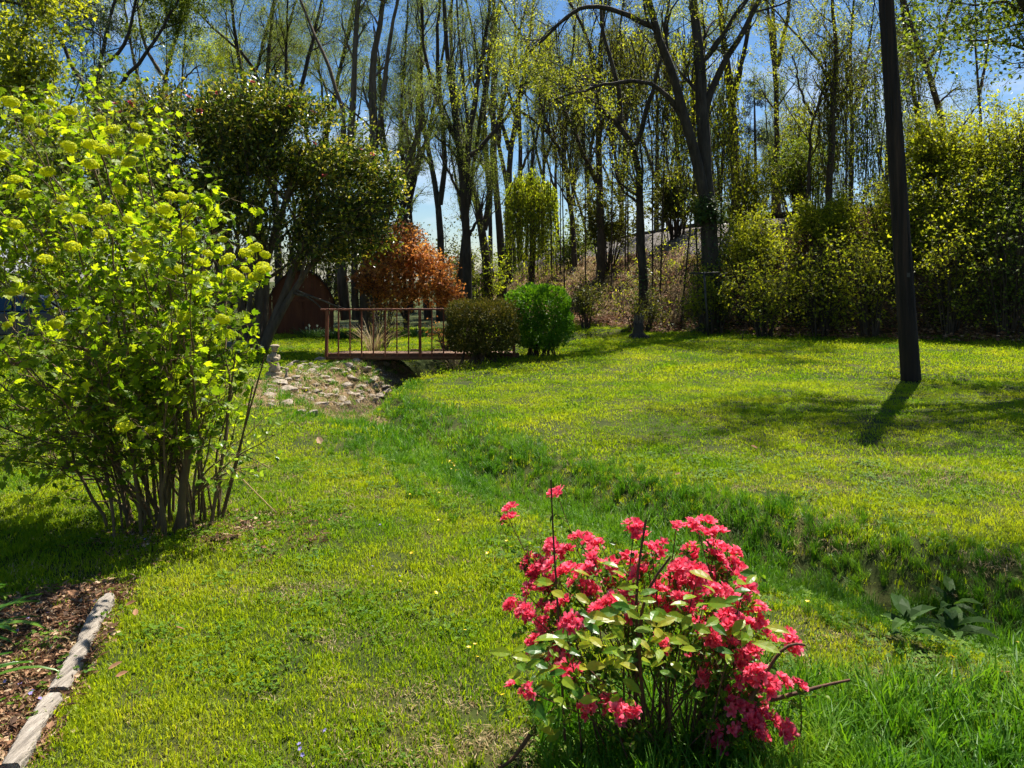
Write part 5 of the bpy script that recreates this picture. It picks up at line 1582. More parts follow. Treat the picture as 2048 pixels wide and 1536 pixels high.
BL = [(1095, 1165, 40), (1120, 1190, 38), (1105, 1275, 45), (1120, 1285, 42), (1010, 1305, 42), (1035, 1352, 40), (1060, 1330, 36), (1085, 1330, 40), (1130, 1360, 38), (1150, 1375, 40), (1165, 1335, 42), (1170, 1400, 36), (1080, 1415, 50), (1020, 1420, 44), (1100, 1440, 40), (1165, 1225, 36), (1185, 1230, 46), (1210, 1225, 44), (1240, 1270, 44), (1250, 1215, 40), (1245, 1200, 36), (1280, 1260, 40), (1285, 1285, 38),
      (1320, 1305, 36), (1360, 1280, 42), (1390, 1295, 40), (1375, 1195, 44), (1400, 1210, 44), (1425, 1205, 46), (1430, 1240, 40), (1460, 1200, 40), (1480, 1165, 38), (1500, 1160, 36), (1465, 1260, 44), (1490, 1275, 48), (1545, 1255, 50), (1340, 1240, 42), (1310, 1225, 40), (1255, 1365, 40), (1265, 1335, 38), (1330, 1345, 36), (1245, 1150, 36), (1225, 1130, 34), (1300, 1200, 36), (1270, 1230, 40), (1440, 1300, 40),
      (1200, 1290, 40), (1220, 1320, 38), (1190, 1260, 38), (1230, 1400, 36), (1290, 1320, 36), (1350, 1330, 36), (1060, 1300, 38), (1100, 1380, 40), (1140, 1300, 36), (1370, 1250, 38), (1410, 1260, 40), (1320, 1270, 36), (1165, 1290, 36), (1240, 1310, 36)]
blm = leaf_variants('leaf', M['l_big'], (np.array([[0, 0, 0], [.2, .16, .03], [.45, .23, .05], [.75, .15, .03], [1, 0, -.04], [.75, -.15, .03], [.45, -.23, .05], [.2, -.16, .03], [.25, 0, 0], [.5, 0, 0], [.75, 0, -.01]]),
                                         np.array([[0, 1, 8], [1, 2, 9], [1, 9, 8], [2, 3, 10], [2, 10, 9], [3, 4, 10], [0, 8, 7], [7, 8, 9], [7, 9, 6], [6, 9, 10], [6, 10, 5], [5, 10, 4]])), [0, .2, .45, .6, .75, 1.0], 1.0, .18)
for (px, py, ln) in BL:
    for rep in range(3 if rng.random() < .4 else 2):
        Yc = 2.40 + rng.normal() * .07 + (1250 - py) / 250 * .07
        q = P3(px + rep * rng.normal() * 22, py + rep * rng.normal() * 20, Yc + rep * .05)
        side = rng.choice([-1, 1])
        dv = np.array([side * rng.uniform(.3, 1), rng.normal() * .6, rng.uniform(-.35, .45)])
        place_leaf(blm[int(rng.integers(6))], q - norm(dv) * .02, dv, np.array([rng.normal() * .35, -.55 + rng.normal() * .3, 1.0]), ln / F * 2.4 * rng.uniform(.9, 1.2), aza)

# ------------------------------------------------------------------ small plants: strap leaves, bulbs, dry clumps, red shrub, blossom bush, dock
def blade_clump(name, label, base, n, L, W, spread, mat, seed, droop=1.0, cat='plant', name_leaf='leaf', single=True, lean=(0, 0)):
    rng = np.random.default_rng(seed)
    t = empty(name, tuple(base)); tag(t, label, cat)
    gall = Geo()
    for k in range(n):
        a_ = rng.random() * 6.28; l_ = rng.uniform(*L); w_ = rng.uniform(*W)
        b_ = np.array(base) + np.array([math.cos(a_), math.sin(a_), 0]) * spread * rng.random()
        b_[2] = h1(b_[0], b_[1]) - .01
        d_ = np.array([math.cos(a_) + lean[0], math.sin(a_) + lean[1], 0])
        el0 = rng.uniform(.95, 1.45); pts = [b_]; ang_ = el0
        for s_ in range(7):
            ang_ -= droop * rng.uniform(.12, .34)
            pts.append(pts[-1] + (d_ * math.cos(ang_) + np.array([0, 0, math.sin(ang_)])) * l_ / 7)
        pts = np.array(pts); sd = np.array([-d_[1], d_[0], 0])
        wd = w_ * np.array([.6, .9, 1, 1, .9, .7, .45, .03])[:, None]
        V = np.stack([pts - sd * wd + [0, 0, .15 * w_], pts - [0, 0, .3 * w_], pts + sd * wd + [0, 0, .15 * w_]], 1).reshape(-1, 3)
        fs = []
        for r_ in range(7):
            for q_ in (0, 1):
                fs.append([r_ * 3 + q_, r_ * 3 + q_ + 1, r_ * 3 + q_ + 4, r_ * 3 + q_ + 3])
        gg_ = Geo() if single else gall
        gg_.add(V, fs, val=rng.random())
        if single: gg_.obj(name_leaf, M[mat], t, smooth=True)
    if not single: gall.obj('foliage', M[mat], t, smooth=True, kind='stuff')
    return t


blade_clump('strap_leaf_plant', 'clump of arching green strap leaves in the mulch at the left edge', on_ground(-105, 3.45), 18, (.25, .42), (.010, .017), .10, 'l_iris', 401, .9, lean=(.25, 0))
blade_clump('strap_leaf_plant', 'small second clump of strap leaves nearer in the lower left mulch', on_ground(-120, 3.0), 14, (.22, .38), (.010, .017), .08, 'l_iris', 402, 1.0, lean=(.3, 0))
for k, (px, Y, nn_, sp, lab) in enumerate([(628, 24.6, 60, .45, 'dark green bulb foliage in front of the shed, left part of the row'), (670, 24.4, 70, .5, 'dark green bulb foliage behind the left bridge post'), (720, 24.2, 60, .5, 'bulb foliage at the foot of the trunk clump'), (778, 24.4, 50, .5, 'bulb foliage left of the maple stem'), (835, 24.8, 50, .5, 'bulb foliage right of the maple stem')]):
    bq = on_ground(px, Y)
    b_ = blade_clump('bulb_plant', lab, bq, nn_ * 3, (.28, .5), (.012, .02), sp, 'l_daff', 410 + k, .55, single=False)
    rng = np.random.default_rng(430 + k)
    gq = Geo()
    for j in range(5):
        c = bq + np.array([rng.normal() * sp * .6, rng.normal() * sp * .4, rng.uniform(.33, .45)])
        for m_ in range(6):
            a_ = m_ / 6 * 6.28
            leaves(c[None], np.array([[math.cos(a_), -.4, math.sin(a_)]]), np.array([[0, -1, .2]]), .045, KITE, .7, None, gq, rng)
        tubes(np.array([[c - [0, 0, .35], c - [0, 0, .1], c]]), np.full((1, 3), .005), 3, gq, val=.1)
    if k < 3: gq.obj('blossoms', M['f_daff'], b_, kind='stuff')
blade_clump('dry_grass_clump', 'tan dry grass clump standing behind the middle of the bridge railing', on_ground(748, 19.2), 90, (.4, 1.1), (.006, .011), .22, 'l_dry', 440, .45, single=False)
blade_clump('dry_grass_clump', 'short tan dry grass at the right end of the railing', on_ground(910, 18.4), 80, (.3, .7), (.006, .011), .25, 'l_dry', 441, .7, single=False)
blade_clump('dry_grass_clump', 'flattened straw tuft among the bank stones', G(598, 755), 160, (.15, .35), (.004, .008), .35, 'l_dry', 442, 1.6, single=False)
make_shrub('red_shrub', 'small reddish twiggy shrub behind the dark clipped bush', 868, 925, 640, 18.8, 'l_maple', 450, 12, 2, size=(.03, .06), K=(5, 4))
make_shrub('blossom_bush', 'pale pink blossoming bush glimpsed through the snowball shrub', 255, 360, 560, 15.0, 'l_green', 451, 20, 5, size=(.04, .07), K=(7, 5))
make_shrub('rose_bush', 'tall thin leafy bush behind the bridge railing near the trunk clump', 730, 800, 610, 20.4, 'l_olive', 452, 9, 2, size=(.03, .06), K=(4, 4))
bb = bpy.data.objects['blossom_bush']
rng = np.random.default_rng(453)
c = np.array(bb.location) + [0, 0, .75]
u = norm(rng.normal(size=(150, 3))) * np.array([.62, .5, .6]) * rng.uniform(.6, 1, (150, 1)); u[:, 1] = -np.abs(u[:, 1])
g = Geo()
for m_ in range(5):
    a_ = m_ / 5 * 6.28
    dv = np.array([math.cos(a_), -.5, math.sin(a_)]) + rng.normal(size=(150, 3)) * .3
    leaves(c + u, dv, np.array([0, -1., .3]) + 0 * dv, .045, OVAL, .9, None, g, rng)
g.obj('blossoms', M['f_pale'], bb, kind='stuff')
for k, (px, py, lab) in enumerate([(1810, 1290, 'dark dock weed with broad leaves in the shaded ditch'), (1900, 1235, 'dock weed with a long pale leaf at the ditch edge'), (1905, 1290, 'broad-leaved weed right of the dark dock in the ditch')]):
    bq = G(px, py)
    rng = np.random.default_rng(460 + k)
    t = empty('dock_weed', tuple(bq)); tag(t, lab, 'weed')
    dlm = leaf_variants('leaf', M['l_dock'], OVAL, [.2, .8], .45, .25)
    for j in range(9):
        a_ = rng.random() * 6.28
        place_leaf(dlm[j % 2], bq + [math.cos(a_) * .02, math.sin(a_) * .02, rng.uniform(.03, .14)], np.array([math.cos(a_), math.sin(a_), rng.uniform(.1, .9)]), np.array([0, -.2, 1.0]), rng.uniform(.10, .18), t)

# ------------------------------------------------------------------ parked car glimpsed through the foliage
cq = on_ground(60, 22.0)
car = empty('parked_car', tuple(cq)); tag(car, 'dark parked car glimpsed through the shrub at far left', 'car')
prof = [(-2.1, .35), (-2.15, .62), (-2.0, .86), (-1.25, .95), (-.65, 1.38), (.65, 1.42), (1.35, .98), (2.05, .90), (2.15, .6), (2.1, .35)]
lower = [(-2.1, .30), (-2.16, .62), (-2.0, .88), (-1.25, .96), (1.35, .99), (2.05, .90), (2.16, .6), (2.1, .30)]
cab = [(-1.25, .96), (-.65, 1.40), (.62, 1.43), (1.35, .99)]


def extrude_prof(g, pts, y0, y1, inset=0.0):
    n = len(pts)
    V = [[x_, y0 + inset * (z_ > 1.2), z_] for x_, z_ in pts] + [[x_, y1 - inset * (z_ > 1.2), z_] for x_, z_ in pts]
    fs4 = [[i_, (i_ + 1) % n, n + (i_ + 1) % n, n + i_] for i_ in range(n)]
    g.add(np.array(V) + cq, fs4, [list(range(n))[::-1]], [list(range(n, 2 * n))])


g = Geo(); extrude_prof(g, lower, -.85, .85); bevelled(g.obj('body', M['car_paint'], car), .05, 3)
g = Geo(); extrude_prof(g, cab, -.78, .78, .14); bevelled(g.obj('cabin', M['car_paint'], car), .04, 3)
for (xa, xb, xc, xd) in [(-1.08, -.60, -.02, -.02), (.05, .05, .58, 1.12)]:
    g = Geo(); V = np.array([[xa, -.80, 1.0], [xd, -.80, 1.0], [xc, -.675, 1.36], [xb, -.675, 1.36]]) + cq + [0, -.012, 0]
    g.add(V, [[0, 1, 2, 3]]); g.obj('side_window', M['car_glass'], car)
g = Geo(); g.add(np.array([[1.33, -.66, 1.02], [1.33, .66, 1.02], [.70, .60, 1.40], [.70, -.60, 1.40]]) + cq + [.03, 0, .015], [[0, 1, 2, 3]]); g.obj('windscreen', M['car_glass'], car)
for xw in (-1.35, 1.35):
    for yw in (-.86, .86):
        c = cq + [xw, yw, .31]
        g = tubes(np.array([[c + [0, -.1, 0], c + [0, .1, 0]]]), np.full((1, 2), .31), 24, cap=True); tyre = g.obj('wheel', M['tyre'], car)
        g = tubes(np.array([[c + [0, -.108, 0], c + [0, .108, 0]]]), np.full((1, 2), .19), 18, cap=True)
        o = g.obj('rim', M['rim']); o.parent = tyre; o.matrix_parent_inverse = car.matrix_basis.inverted() if False else Matrix.Translation(-Vector(cq)) if False else Matrix.Identity(4)
for yw in (-.62, .62):
    g = Geo(); box_geo(g, cq + [2.13, yw, .70], (.06, .34, .13)); bevelled(g.obj('headlight', M['lamp_glass'], car), .02)


# ------------------------------------------------------------------ scattered ground cover
def scatter(name, pts, rotz, tilt, scl, idx, templates, label, cat, parent=None):
    me = bpy.data.meshes.new(name)
    n = len(pts)
    me.vertices.add(n)
    me.vertices.foreach_set('co', np.asarray(pts, np.float32).ravel())
    a = me.attributes.new('rot', 'FLOAT_VECTOR', 'POINT')
    a.data.foreach_set('vector', np.stack([tilt[:, 0], tilt[:, 1], rotz], 1).astype(np.float32).ravel())
    a = me.attributes.new('scl', 'FLOAT', 'POINT'); a.data.foreach_set('value', np.asarray(scl, np.float32))
    a = me.attributes.new('idx', 'INT', 'POINT'); a.data.foreach_set('value', np.asarray(idx, np.int32))
    o = bpy.data.objects.new(name, me)
    COL.objects.link(o)
    tag(o, label, cat, None, 'stuff')
    ng = bpy.data.node_groups.new(name + '_nodes', 'GeometryNodeTree')
    ng.interface.new_socket('Geometry', in_out='INPUT', socket_type='NodeSocketGeometry')
    ng.interface.new_socket('Geometry', in_out='OUTPUT', socket_type='NodeSocketGeometry')
    N, L = ng.nodes, ng.links
    gi, go = N.new('NodeGroupInput'), N.new('NodeGroupOutput')
    jn = N.new('GeometryNodeJoinGeometry')
    for k, tm in enumerate(templates[::-1]):
        to = bpy.data.objects.new(tm.name, tm)
        oi = N.new('GeometryNodeObjectInfo')
        oi.inputs['Object'].default_value = to
        gt = N.new('GeometryNodeGeometryToInstance')
        L.new(oi.outputs['Geometry'], gt.inputs[0])
        L.new(gt.outputs[0], jn.inputs[0])
    ip = N.new('GeometryNodeInstanceOnPoints')
    ip.inputs['Pick Instance'].default_value = True

    def na(nm, ty):
        q = N.new('GeometryNodeInputNamedAttribute'); q.data_type = ty; q.inputs[0].default_value = nm
        return q.outputs[0]
    L.new(gi.outputs[0], ip.inputs['Points'])
    L.new(jn.outputs[0], ip.inputs['Instance'])
    L.new(na('idx', 'INT'), ip.inputs['Instance Index'])
    er = N.new('FunctionNodeEulerToRotation')
    L.new(na('rot', 'FLOAT_VECTOR'), er.inputs[0])
    L.new(er.outputs[0], ip.inputs['Rotation'])
    L.new(na('scl', 'FLOAT'), ip.inputs['Scale'])
    L.new(ip.outputs[0], go.inputs[0])
    md = o.modifiers.new('scatter', 'NODES'); md.node_group = ng
    return o


def tuft(nm, seed, n, rad, h, w, mat, curl=.5, seg=2):
    rng = np.random.default_rng(seed)
    g = Geo()
    a_ = rng.random(n) * 6.28; r_ = rad * np.sqrt(rng.random(n))
    b = np.stack([np.cos(a_) * r_, np.sin(a_) * r_, np.full(n, -.004)], 1)
    az_ = rng.random(n) * 6.28
    d = np.stack([np.cos(az_), np.sin(az_), 0 * az_], 1); s = np.stack([-np.sin(az_), np.cos(az_), 0 * az_], 1)
    hh = rng.uniform(h[0], h[1], n)[:, None]; ww = (w * rng.uniform(.7, 1.3, n))[:, None]
    c = rng.uniform(.15, 1, n)[:, None] * curl
    rows_ = []
    for k in range(seg):
        f = k / seg
        p = b + np.array([0, 0, 1.0]) * hh * f * (1 - .25 * c * f) + d * hh * c * f * f
        rows_ += [p - s * ww * (1 - .35 * f), p + s * ww * (1 - .35 * f)]
    rows_.append(b + np.array([0, 0, 1.0]) * hh * (1 - .32 * c) + d * hh * c)
    V = np.stack(rows_, 1)
    m = V.shape[1]
    base = (np.arange(n) * m)[:, None]
    qs = [base + np.array([[2 * k, 2 * k + 1, 2 * k + 3, 2 * k + 2]]) for k in range(seg - 1)]
    tr = base + np.array([[2 * seg - 2, 2 * seg - 1, 2 * seg]])
    g.add(V.reshape(-1, 3), *(qs + [tr]), val=np.repeat(rng.random(n), m))
    return g.mesh(nm, mat)


def clover(nm, seed, n, rad, h, s, mat):
    rng = np.random.default_rng(seed)
    g = Geo()
    a_ = rng.random(n) * 6.28; r_ = rad * np.sqrt(rng.random(n))
    p = np.stack([np.cos(a_) * r_, np.sin(a_) * r_, rng.uniform(h[0], h[1], n)], 1)
    v = rng.random(n)
    for k in range(3):
        aa = a_ + k * 2.094
        d = np.stack([np.cos(aa), np.sin(aa), rng.normal(size=n) * .15], 1)
        leaves(p, d, np.array([0, 0, 1.]) + rng.normal(size=(n, 3)) * .2, s * rng.uniform(.8, 1.2, n), KITE, 1.0, v, g, rng)
    return g.mesh(nm, mat)


def litter(nm, seed, n, rad, s, mat, z=(.0, .03), tm=OVAL, wd=.6):
    rng = np.random.default_rng(seed)
    a_ = rng.random(n) * 6.28; r_ = rad * np.sqrt(rng.random(n))
    p = np.stack([np.cos(a_) * r_, np.sin(a_) * r_, rng.uniform(z[0], z[1], n)], 1)
    d = norm(rng.normal(size=(n, 3)) * np.array([1, 1, .3]))
    return leaves(p, d, rng.normal(size=(n, 3)) * .45 + np.array([0, 0, 1.]), rng.uniform(s[0], s[1], n), tm, wd, None, None, rng).mesh(nm, mat)


TM_LAWN = [tuft('lawn_tuft', 1 + k, 34, .075, (.018, .042), .0022, M['g_lawn'], .8) for k in range(4)]
TM_MID = [tuft('lawn_tuft_mid', 11 + k, 34, .14, (.02, .042), .0042, M['g_lawn'], .8) for k in range(3)]
TM_FAR = [tuft('lawn_tuft_far', 21 + k, 36, .28, (.022, .045), .008, M['g_lawn'], .8) for k in range(3)]
TM_DRY = [tuft('dry_tuft', 31 + k, 26, .09, (.015, .035), .0022, M['l_dry'], 1.6) for k in range(2)]
TM_LONG = [tuft('long_tuft', 41 + k, 26, .05, (.09, .20), .0028, M['g_long'], .75, 4) for k in range(4)]
TM_LONG2 = [tuft('long_tuft_far', 51 + k, 24, .12, (.10, .2), .0055, M['g_long'], .8, 3) for k in range(3)]
TM_CLOV = [clover('clover_patch', 61 + k, 20, .09, (.008, .036), .013, M['g_clover']) for k in range(2)]

rng = np.random.default_rng(600)


def sample(density, y0, y1, over=1.12, xpad=.5):
    """uniform points of ground in view between two distances"""
    wmax = .69 * y1 * over + xpad
    n = int(density * 2 * wmax * (y1 - y0))
    x = rng.uniform(-wmax, wmax, n); y = rng.uniform(y0, y1, n)
    k = np.abs(x) < .69 * y * over + xpad
    return x[k], y[k]


def bare(x, y):
    """0 on open lawn, up to 1 where the turf is worn or dry"""
    b = np.zeros(len(x))
    for (px, py, rx, ry, s_) in [(1990, 1150, .28, .12, 1.0), (1640, 1055, .22, .2, .7), (1720, 1110, .35, .12, .6), (600, 1180, .3, .16, .6), (720, 1290, .2, .1, .5), (850, 1400, .3, .1, .8), (1000, 1500, .3, .12, .9), (470, 940, .35, .2, .5), (1600, 970, .5, .25, .35), (1860, 960, .5, .3, .4)]:
        q = G(px, py)
        b = np.maximum(b, s_ * np.exp(-((x - q[0]) / rx) ** 2 - ((y - q[1]) / ry) ** 2))
    return b


def lawn_mask(x, y):
    s, dep, d, t = ditch_s(x, y)
    ok = (bank_d(x, y) < 0.15) & ~in_bed(x, y) & ~((s < .55) & (dep > .5))
    ok &= ~(in_rocks(x, y) & (rng.random(len(x)) < .88))
    ok &= np.hypot(x - pb[0], y - pb[1]) > .15
    return ok


def longness(x, y):
    s, dep, d, t = ditch_s(x, y)
    w_ = np.clip(1.35 - s, 0, 1) * (t < 8.2)
    return w_


pts = {}
allp = []
for (dens, y0, y1, tmpl, off, base) in [(520, 1.7, 4.2, 4, 0, 1.0), (330, 4.2, 7.0, 4, 0, 1.1), (105, 7.0, 12.5, 3, 4, 1.0), (40, 12.5, 30, 3, 7, 1.0)]:
    x, y = sample(dens, y0, y1)
    k = lawn_mask(x, y); x, y = x[k], y[k]
    b = bare(x, y)
    lg = longness(x, y)
    k = (rng.random(len(x)) > b * .3) & (rng.random(len(x)) > lg * .75); x, y, b = x[k], y[k], b[k]
    ix = off + rng.integers(0, tmpl, len(x))
    dryp = .03 + .95 * b + .10 * (vnoise(x, y, .8, 21) > .62)
    ix = np.where((rng.random(len(x)) < dryp) & (y < 9), 10 + rng.integers(0, 2, len(x)), ix)
    ix = np.where((rng.random(len(x)) < .07 * (vnoise(x, y, 1.6, 24) > .5)) & (y < 9) & (ix < 4), 12 + rng.integers(0, 2, len(x)), ix)
    sc = base * rng.uniform(.7, 1.25, len(x)) * (.75 + .5 * vnoise(x, y, 1.3, 22))
    allp.append((x, y, ix, sc))
x = np.concatenate([a_[0] for a_ in allp]); y = np.concatenate([a_[1] for a_ in allp]); ix = np.concatenate([a_[2] for a_ in allp]); sc = np.concatenate([a_[3] for a_ in allp])
scatter('lawn_grass', np.stack([x, y, H(x, y)], 1), rng.random(len(x)) * 6.28, rng.normal(size=(len(x), 2)) * .12, sc, ix, TM_LAWN + TM_MID + TM_FAR + TM_DRY + TM_CLOV, 'short mown sunlit lawn grass', 'grass')

allp = []
for (dens, y0, y1, nt, off) in [(360, 1.8, 4.6, 4, 0), (270, 4.6, 8, 4, 0), (100, 8, 13, 3, 4)]:
    x, y = sample(dens, y0, y1)
    lg = longness(x, y)
    s, dep, d, t = ditch_s(x, y)
    lg = np.where(d > 0, np.clip(lg * 1.6, 0, 1), lg) * np.clip(.55 + 1.0 * vnoise(x, y, 1.7, 31), 0, 1)
    k = (rng.random(len(x)) < lg) & lawn_mask(x, y)
    x, y, d = x[k], y[k], d[k]
    ix = off + rng.integers(0, nt, len(x))
    ix = np.where((rng.random(len(x)) < .22 * (vnoise(x, y, 2.3, 35) > .5)) & (d < -.2) & (y < 9), 7 + rng.integers(0, 2, len(x)), ix)
    sc = rng.uniform(.45, 1.0, len(x)) * np.where(d > 0, .72, np.where(d > -.35, .9, .62)) * (.7 + .6 * vnoise(x, y, 1.1, 32))
    sc = np.where(ix >= 7, rng.uniform(.8, 1.3, len(x)), sc)
    allp.append((x, y, ix, sc))
# rank growth round the azalea foot and in the lower right corner
n = 900
x = rng.normal(.75, .5, n); y = rng.normal(2.55, .28, n)
k = (x > .1) & (x < 2.4) & (y > 1.8); x, y = x[k], y[k]
allp.append((x, y, np.where(rng.random(len(x)) < .3, 7, rng.integers(0, 4, len(x))), rng.uniform(.5, 1.2, len(x))))
n = 700
x = rng.uniform(.9, 2.6, n); y = rng.uniform(2.0, 3.1, n)
allp.append((x, y, np.where(rng.random(n) < .55, 7 + rng.integers(0, 2, n), rng.integers(0, 4, n)), rng.uniform(.5, 1.15, n)))
x = np.concatenate([a_[0] for a_ in allp]); y = np.concatenate([a_[1] for a_ in allp]); ix = np.concatenate([a_[2] for a_ in allp]); sc = np.concatenate([a_[3] for a_ in allp])
scatter('ditch_grass', np.stack([x, y, H(x, y)], 1), rng.random(len(x)) * 6.28, rng.normal(size=(len(x), 2)) * .18, sc, ix, TM_LONG + TM_LONG2 + TM_CLOV, 'long rank green grass and weeds along the ditch', 'grass')

# straw, weeds and grass between the stones and in the mulch bed
x = rng.uniform(-4.6, -1.2, 3200); y = rng.uniform(10, 17.3, 3200)
k = in_rocks(x, y); x, y = x[k], y[k]
x2 = rng.uniform(-3.6, -1.5, 900); y2 = rng.uniform(1.9, 4.1, 900); k = in_bed(x2, y2); x2, y2 = x2[k], y2[k]
k2 = rng.random(len(x2))
ix = np.concatenate([np.where(rng.random(len(x)) < .8, rng.integers(0, 2, len(x)), 2 + rng.integers(0, 3, len(x))), np.where(k2 < .6, rng.integers(0, 2, len(x2)), np.where(k2 < .85, 5 + rng.integers(0, 4, len(x2)), 9))])
sc = np.concatenate([rng.uniform(1.2, 2.4, len(x)) * np.where(ix[:len(x)] < 2, .9, .35), rng.uniform(.5, 1.3, len(x2))])
x = np.concatenate([x, x2]); y = np.concatenate([y, y2])
scatter('straw_and_weeds', np.stack([x, y, H(x, y)], 1), rng.random(len(x)) * 6.28, rng.normal(size=(len(x), 2)) * .2, sc, ix, TM_DRY + TM_LONG2 + TM_LAWN + TM_CLOV, 'straw and weedy grass among the bank stones and in the mulch bed', 'weeds')

# fallen leaves and low growth on the bank, mulch, litter under the shrubs
TL = [litter('leaf_litter', 71 + k, 26, .45, (.06, .13), M['l_litter'], (0, .06), KITE, .65) for k in range(3)]
TV_ = [litter('low_growth', 81 + k, 30, .45, (.05, .10), M[m_], (.05, .38), KITE, .7) for k, m_ in enumerate(('l_yellow', 'l_olive', 'l_vine'))]
TDR = [tuft('bank_straw', 85 + k, 40, .4, (.08, .22), .012, M['l_dry'], 1.3) for k in range(2)]
n = 26000
x = rng.uniform(-12, 22, n); y = rng.uniform(17, 60, n)
bd_ = bank_d(x, y)
k = (bd_ > -.2) & (bd_ < np.interp(y, [22, 27], [6.3, 4.5])) & (np.abs(x) < .72 * y + 1); x, y, bd_ = x[k], y[k], bd_[k]
openpart = np.clip((x / y * F + CX - 1330) / 130, .12, 1)
green = vnoise(x, y, .45, 41) * np.clip(bd_ / 1.5 + .2, 0, 1) * openpart
ix = np.where(rng.random(len(x)) < green * .62, 3 + rng.integers(0, 3, len(x)), rng.integers(0, 3, len(x)))
ix = np.where((ix == 5) & (rng.random(len(x)) < .6), 3, ix)
ix = np.where((ix < 3) & (openpart < .9) & (bd_ > .8) & (rng.random(len(x)) < .55), 6 + rng.integers(0, 2, len(x)), ix)
scatter('bank_litter', np.stack([x, y, H(x, y)], 1), rng.random(len(x)) * 6.28, rng.normal(size=(len(x), 2)) * .15, rng.uniform(.7, 1.3, len(x)), ix, TL + TV_ + TDR, 'brown fallen leaves and low growth covering the bank', 'leaf litter')
# brambles: arching bare canes tangled over the bank
rng = np.random.default_rng(610)
n = 950
x = rng.uniform(-6, 17, n * 5); y = rng.uniform(18.5, 46, n * 5); bd_ = bank_d(x, y)
k = (bd_ > .1) & (bd_ < np.interp(y, [22, 27], [6.0, 4.2])) & (np.abs(x) < .72 * y) & ((x / y * F + CX > 1280) | (rng.random(len(x)) < .18)); x, y = x[k][:n], y[k][:n]
a_ = rng.random(len(x)) * 6.28; L_ = rng.uniform(.6, 2.2, len(x)); hh = rng.uniform(.25, 1.3, len(x))
S = np.stack([np.stack([x + np.cos(a_) * L_ * f, y + np.sin(a_) * L_ * f, 0 * x], 1) for f in np.linspace(0, 1, 7)], 1)
zz = H(S[..., 0], S[..., 1])
S[..., 2] = zz + hh[:, None] * np.sin(np.linspace(0.05, 2.7, 7))[None] + rng.normal(size=zz.shape) * .03
w = tubes(S, np.linspace(.011, .004, 7)[None].repeat(len(S), 0), 4)
P1, R1 = grow(S, np.full(S.shape[:2], .006), 3, .2, 1, (.2, .7), (25, 70), .0, .2, 4, .6, rng)
tubes(P1, R1, 3, w)
bram = w.obj('brambles', M['twig'], kind='stuff'); tag(bram, 'tangle of bare bramble canes over the bank', 'brambles')
leaves_on(P1, 5, (.05, .09), rng, .1, KITE, .7, .2, .03).obj('foliage', M['l_yellow'], bram, kind='stuff')

TMU = [litter('mulch_pieces', 91 + k, 70, .12, s_, M['l_mulch'], (0, .02), KITE, w_) for k, (w_, s_) in enumerate(((.14, (.03, .07)), (.3, (.015, .045)), (.7, (.012, .04))))]
rng = np.random.default_rng(620)
n = 2600
x = rng.uniform(-4.5, -1.4, n); y = rng.uniform(1.8, 4.1, n)
k = in_bed(x, y); x, y = x[k], y[k]
u = rng.normal(size=(46, 2)) * np.array([.38, .25]) + np.array([-1.85, 4.95])
x = np.concatenate([x, u[:, 0]]); y = np.concatenate([y, u[:, 1]])
scatter('mulch', np.stack([x, y, H(x, y)], 1), rng.random(len(x)) * 6.28, rng.normal(size=(len(x), 2)) * .1, rng.uniform(.6, 1.2, len(x)), rng.integers(0, 3, len(x)), TMU, 'reddish brown mulch and dead leaves in the bed at left', 'mulch')

# ------------------------------------------------------------------ little countable things on the lawn
def flower_mesh(nm, mat, s, n=5, up=.35):
    g = Geo()
    for k in range(n):
        a_ = k / n * 6.283
        leaves(np.array([[0, 0, 0.]]), np.array([[math.cos(a_), math.sin(a_), up]]), np.array([[0, 0, 1.]]), s, OVAL, .95, np.array([.5]), g)
    return g.mesh(nm, mat)


butter = flower_mesh('petals', M['f_yellow'], .011)
stalk = tubes(np.array([[[0, 0, -.12], [.004, 0, -.06], [0, 0, 0]]]), np.full((1, 3), .0014), 4).mesh('stalk', M['l_iris'])
rng = np.random.default_rng(630)
for (px, py) in [(868, 928), (858, 932), (900, 940), (905, 945), (908, 950), (903, 957), (912, 960), (820, 1013), (878, 1010), (877, 1068), (823, 1138), (800, 1198), (975, 1138), (1013, 1112), (1022, 1125), (872, 1222), (938, 1337), (955, 1357), (950, 1330), (1070, 1455), (1075, 1450), (1005, 1437), (1905, 1357), (2035, 1320), (1615, 1240), (930, 1300), (1512, 1262)]:
    q = G(px, py)
    f = empty('buttercup', tuple(q + [0, 0, .09])); tag(f, 'small yellow buttercup in the long grass near the ditch', 'flower', 'buttercups in the long grass')
    for nm, me in (('petals', butter), ('stalk', stalk)):
        o = bpy.data.objects.new(nm, me); COL.objects.link(o); o.parent = f
    f.rotation_euler = (rng.normal() * .3, rng.normal() * .3, rng.uniform(0, 6)); s_ = rng.uniform(.8, 1.25); f.scale = (s_, s_, s_)
violet = flower_mesh('violet', M['f_violet'], .009)
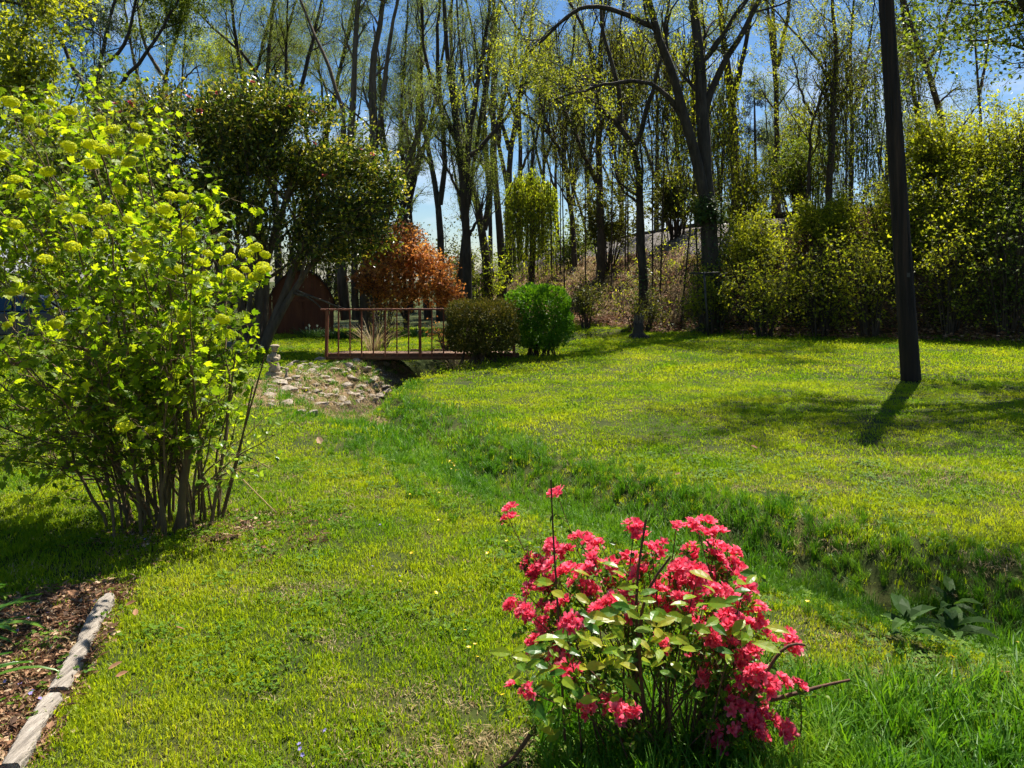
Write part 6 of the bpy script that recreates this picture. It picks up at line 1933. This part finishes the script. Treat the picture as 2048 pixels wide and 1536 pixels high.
for (px, py) in [(95, 1240), (55, 1250), (35, 1275), (40, 1385), (10, 1380), (65, 1400), (80, 1415), (50, 1495), (100, 1310), (190, 1215), (60, 1405), (600, 1518), (605, 1530), (650, 1480), (598, 1508), (290, 1090), (800, 1165), (745, 1145), (760, 1060)]:
    q = G(px, py)
    o = bpy.data.objects.new('violet', violet); COL.objects.link(o); o.location = Vector(q + [0, 0, .035]); o.rotation_euler = (rng.normal() * .4, rng.normal() * .4, rng.uniform(0, 6))
    tag(o, 'tiny pale violet flower low in the grass and mulch', 'flower', 'violets in grass and mulch')
dlf = leaf_variants('fallen_leaf', M['l_litter'], OVAL, [.45, .65, .85], .6, -.25)
for (px, py, s_, lab) in [(643, 897, .13, 'curled orange-brown dead leaf on the grass below the stones'), (1516, 905, .09, 'dead leaf on the open lawn left of the pole shadow'), (2000, 1365, .09, 'pinkish brown dead leaf in the lower right corner'), (158, 1208, .07, 'small tan dead leaf above the edging timber'), (215, 1360, .06, 'tan dead leaf right of the edging timber'),
                          (230, 1375, .05, 'second tan leaf just below the one right of the edging timber'), (250, 1228, .06, 'narrow dead leaf right of the timber tip'), (370, 1278, .05, 'rusty dead leaf alone in the lawn at left'), (375, 1090, .05, 'dead leaf in the litter right of the snowball shrub base'), (1350, 1100 - 140, .05, 'speck of dead leaf on the mid lawn'), (585, 965, .05, 'dark dead leaf left of the long grass'), (1265, 830, .05, 'small dead leaf far out on the lawn'), (1610, 1330, .07, 'crumpled brown leaf right of the azalea'), (270, 1250, .05, 'dark crumpled leaf in the grass near the timber')]:
    q = G(px, py)
    place_leaf(dlf[int(rng.integers(3))], q + [0, 0, .045], np.array([rng.normal(), rng.normal() * .4, .1]), np.array([rng.normal() * .2, -.3, 1]), s_, None, 'fallen_leaf')
    tag(COL.objects[-1], lab, 'leaf')
a, b = G(430, 938), G(552, 1040)
g = tubes(resample(np.array([a + [0, 0, .16], (a + b) / 2 + [0, 0, .10], b + [0, 0, .05]]), 10)[None], np.linspace(.006, .0045, 10)[None], 6, cap=True)
tag(g.obj('dry_stick', M['l_dry'], smooth=True), 'long thin pale stick lying on the lawn right of the snowball shrub', 'stick')
a, b = P3(1640, 1372, 2.9), P3(1545, 1412, 2.8)
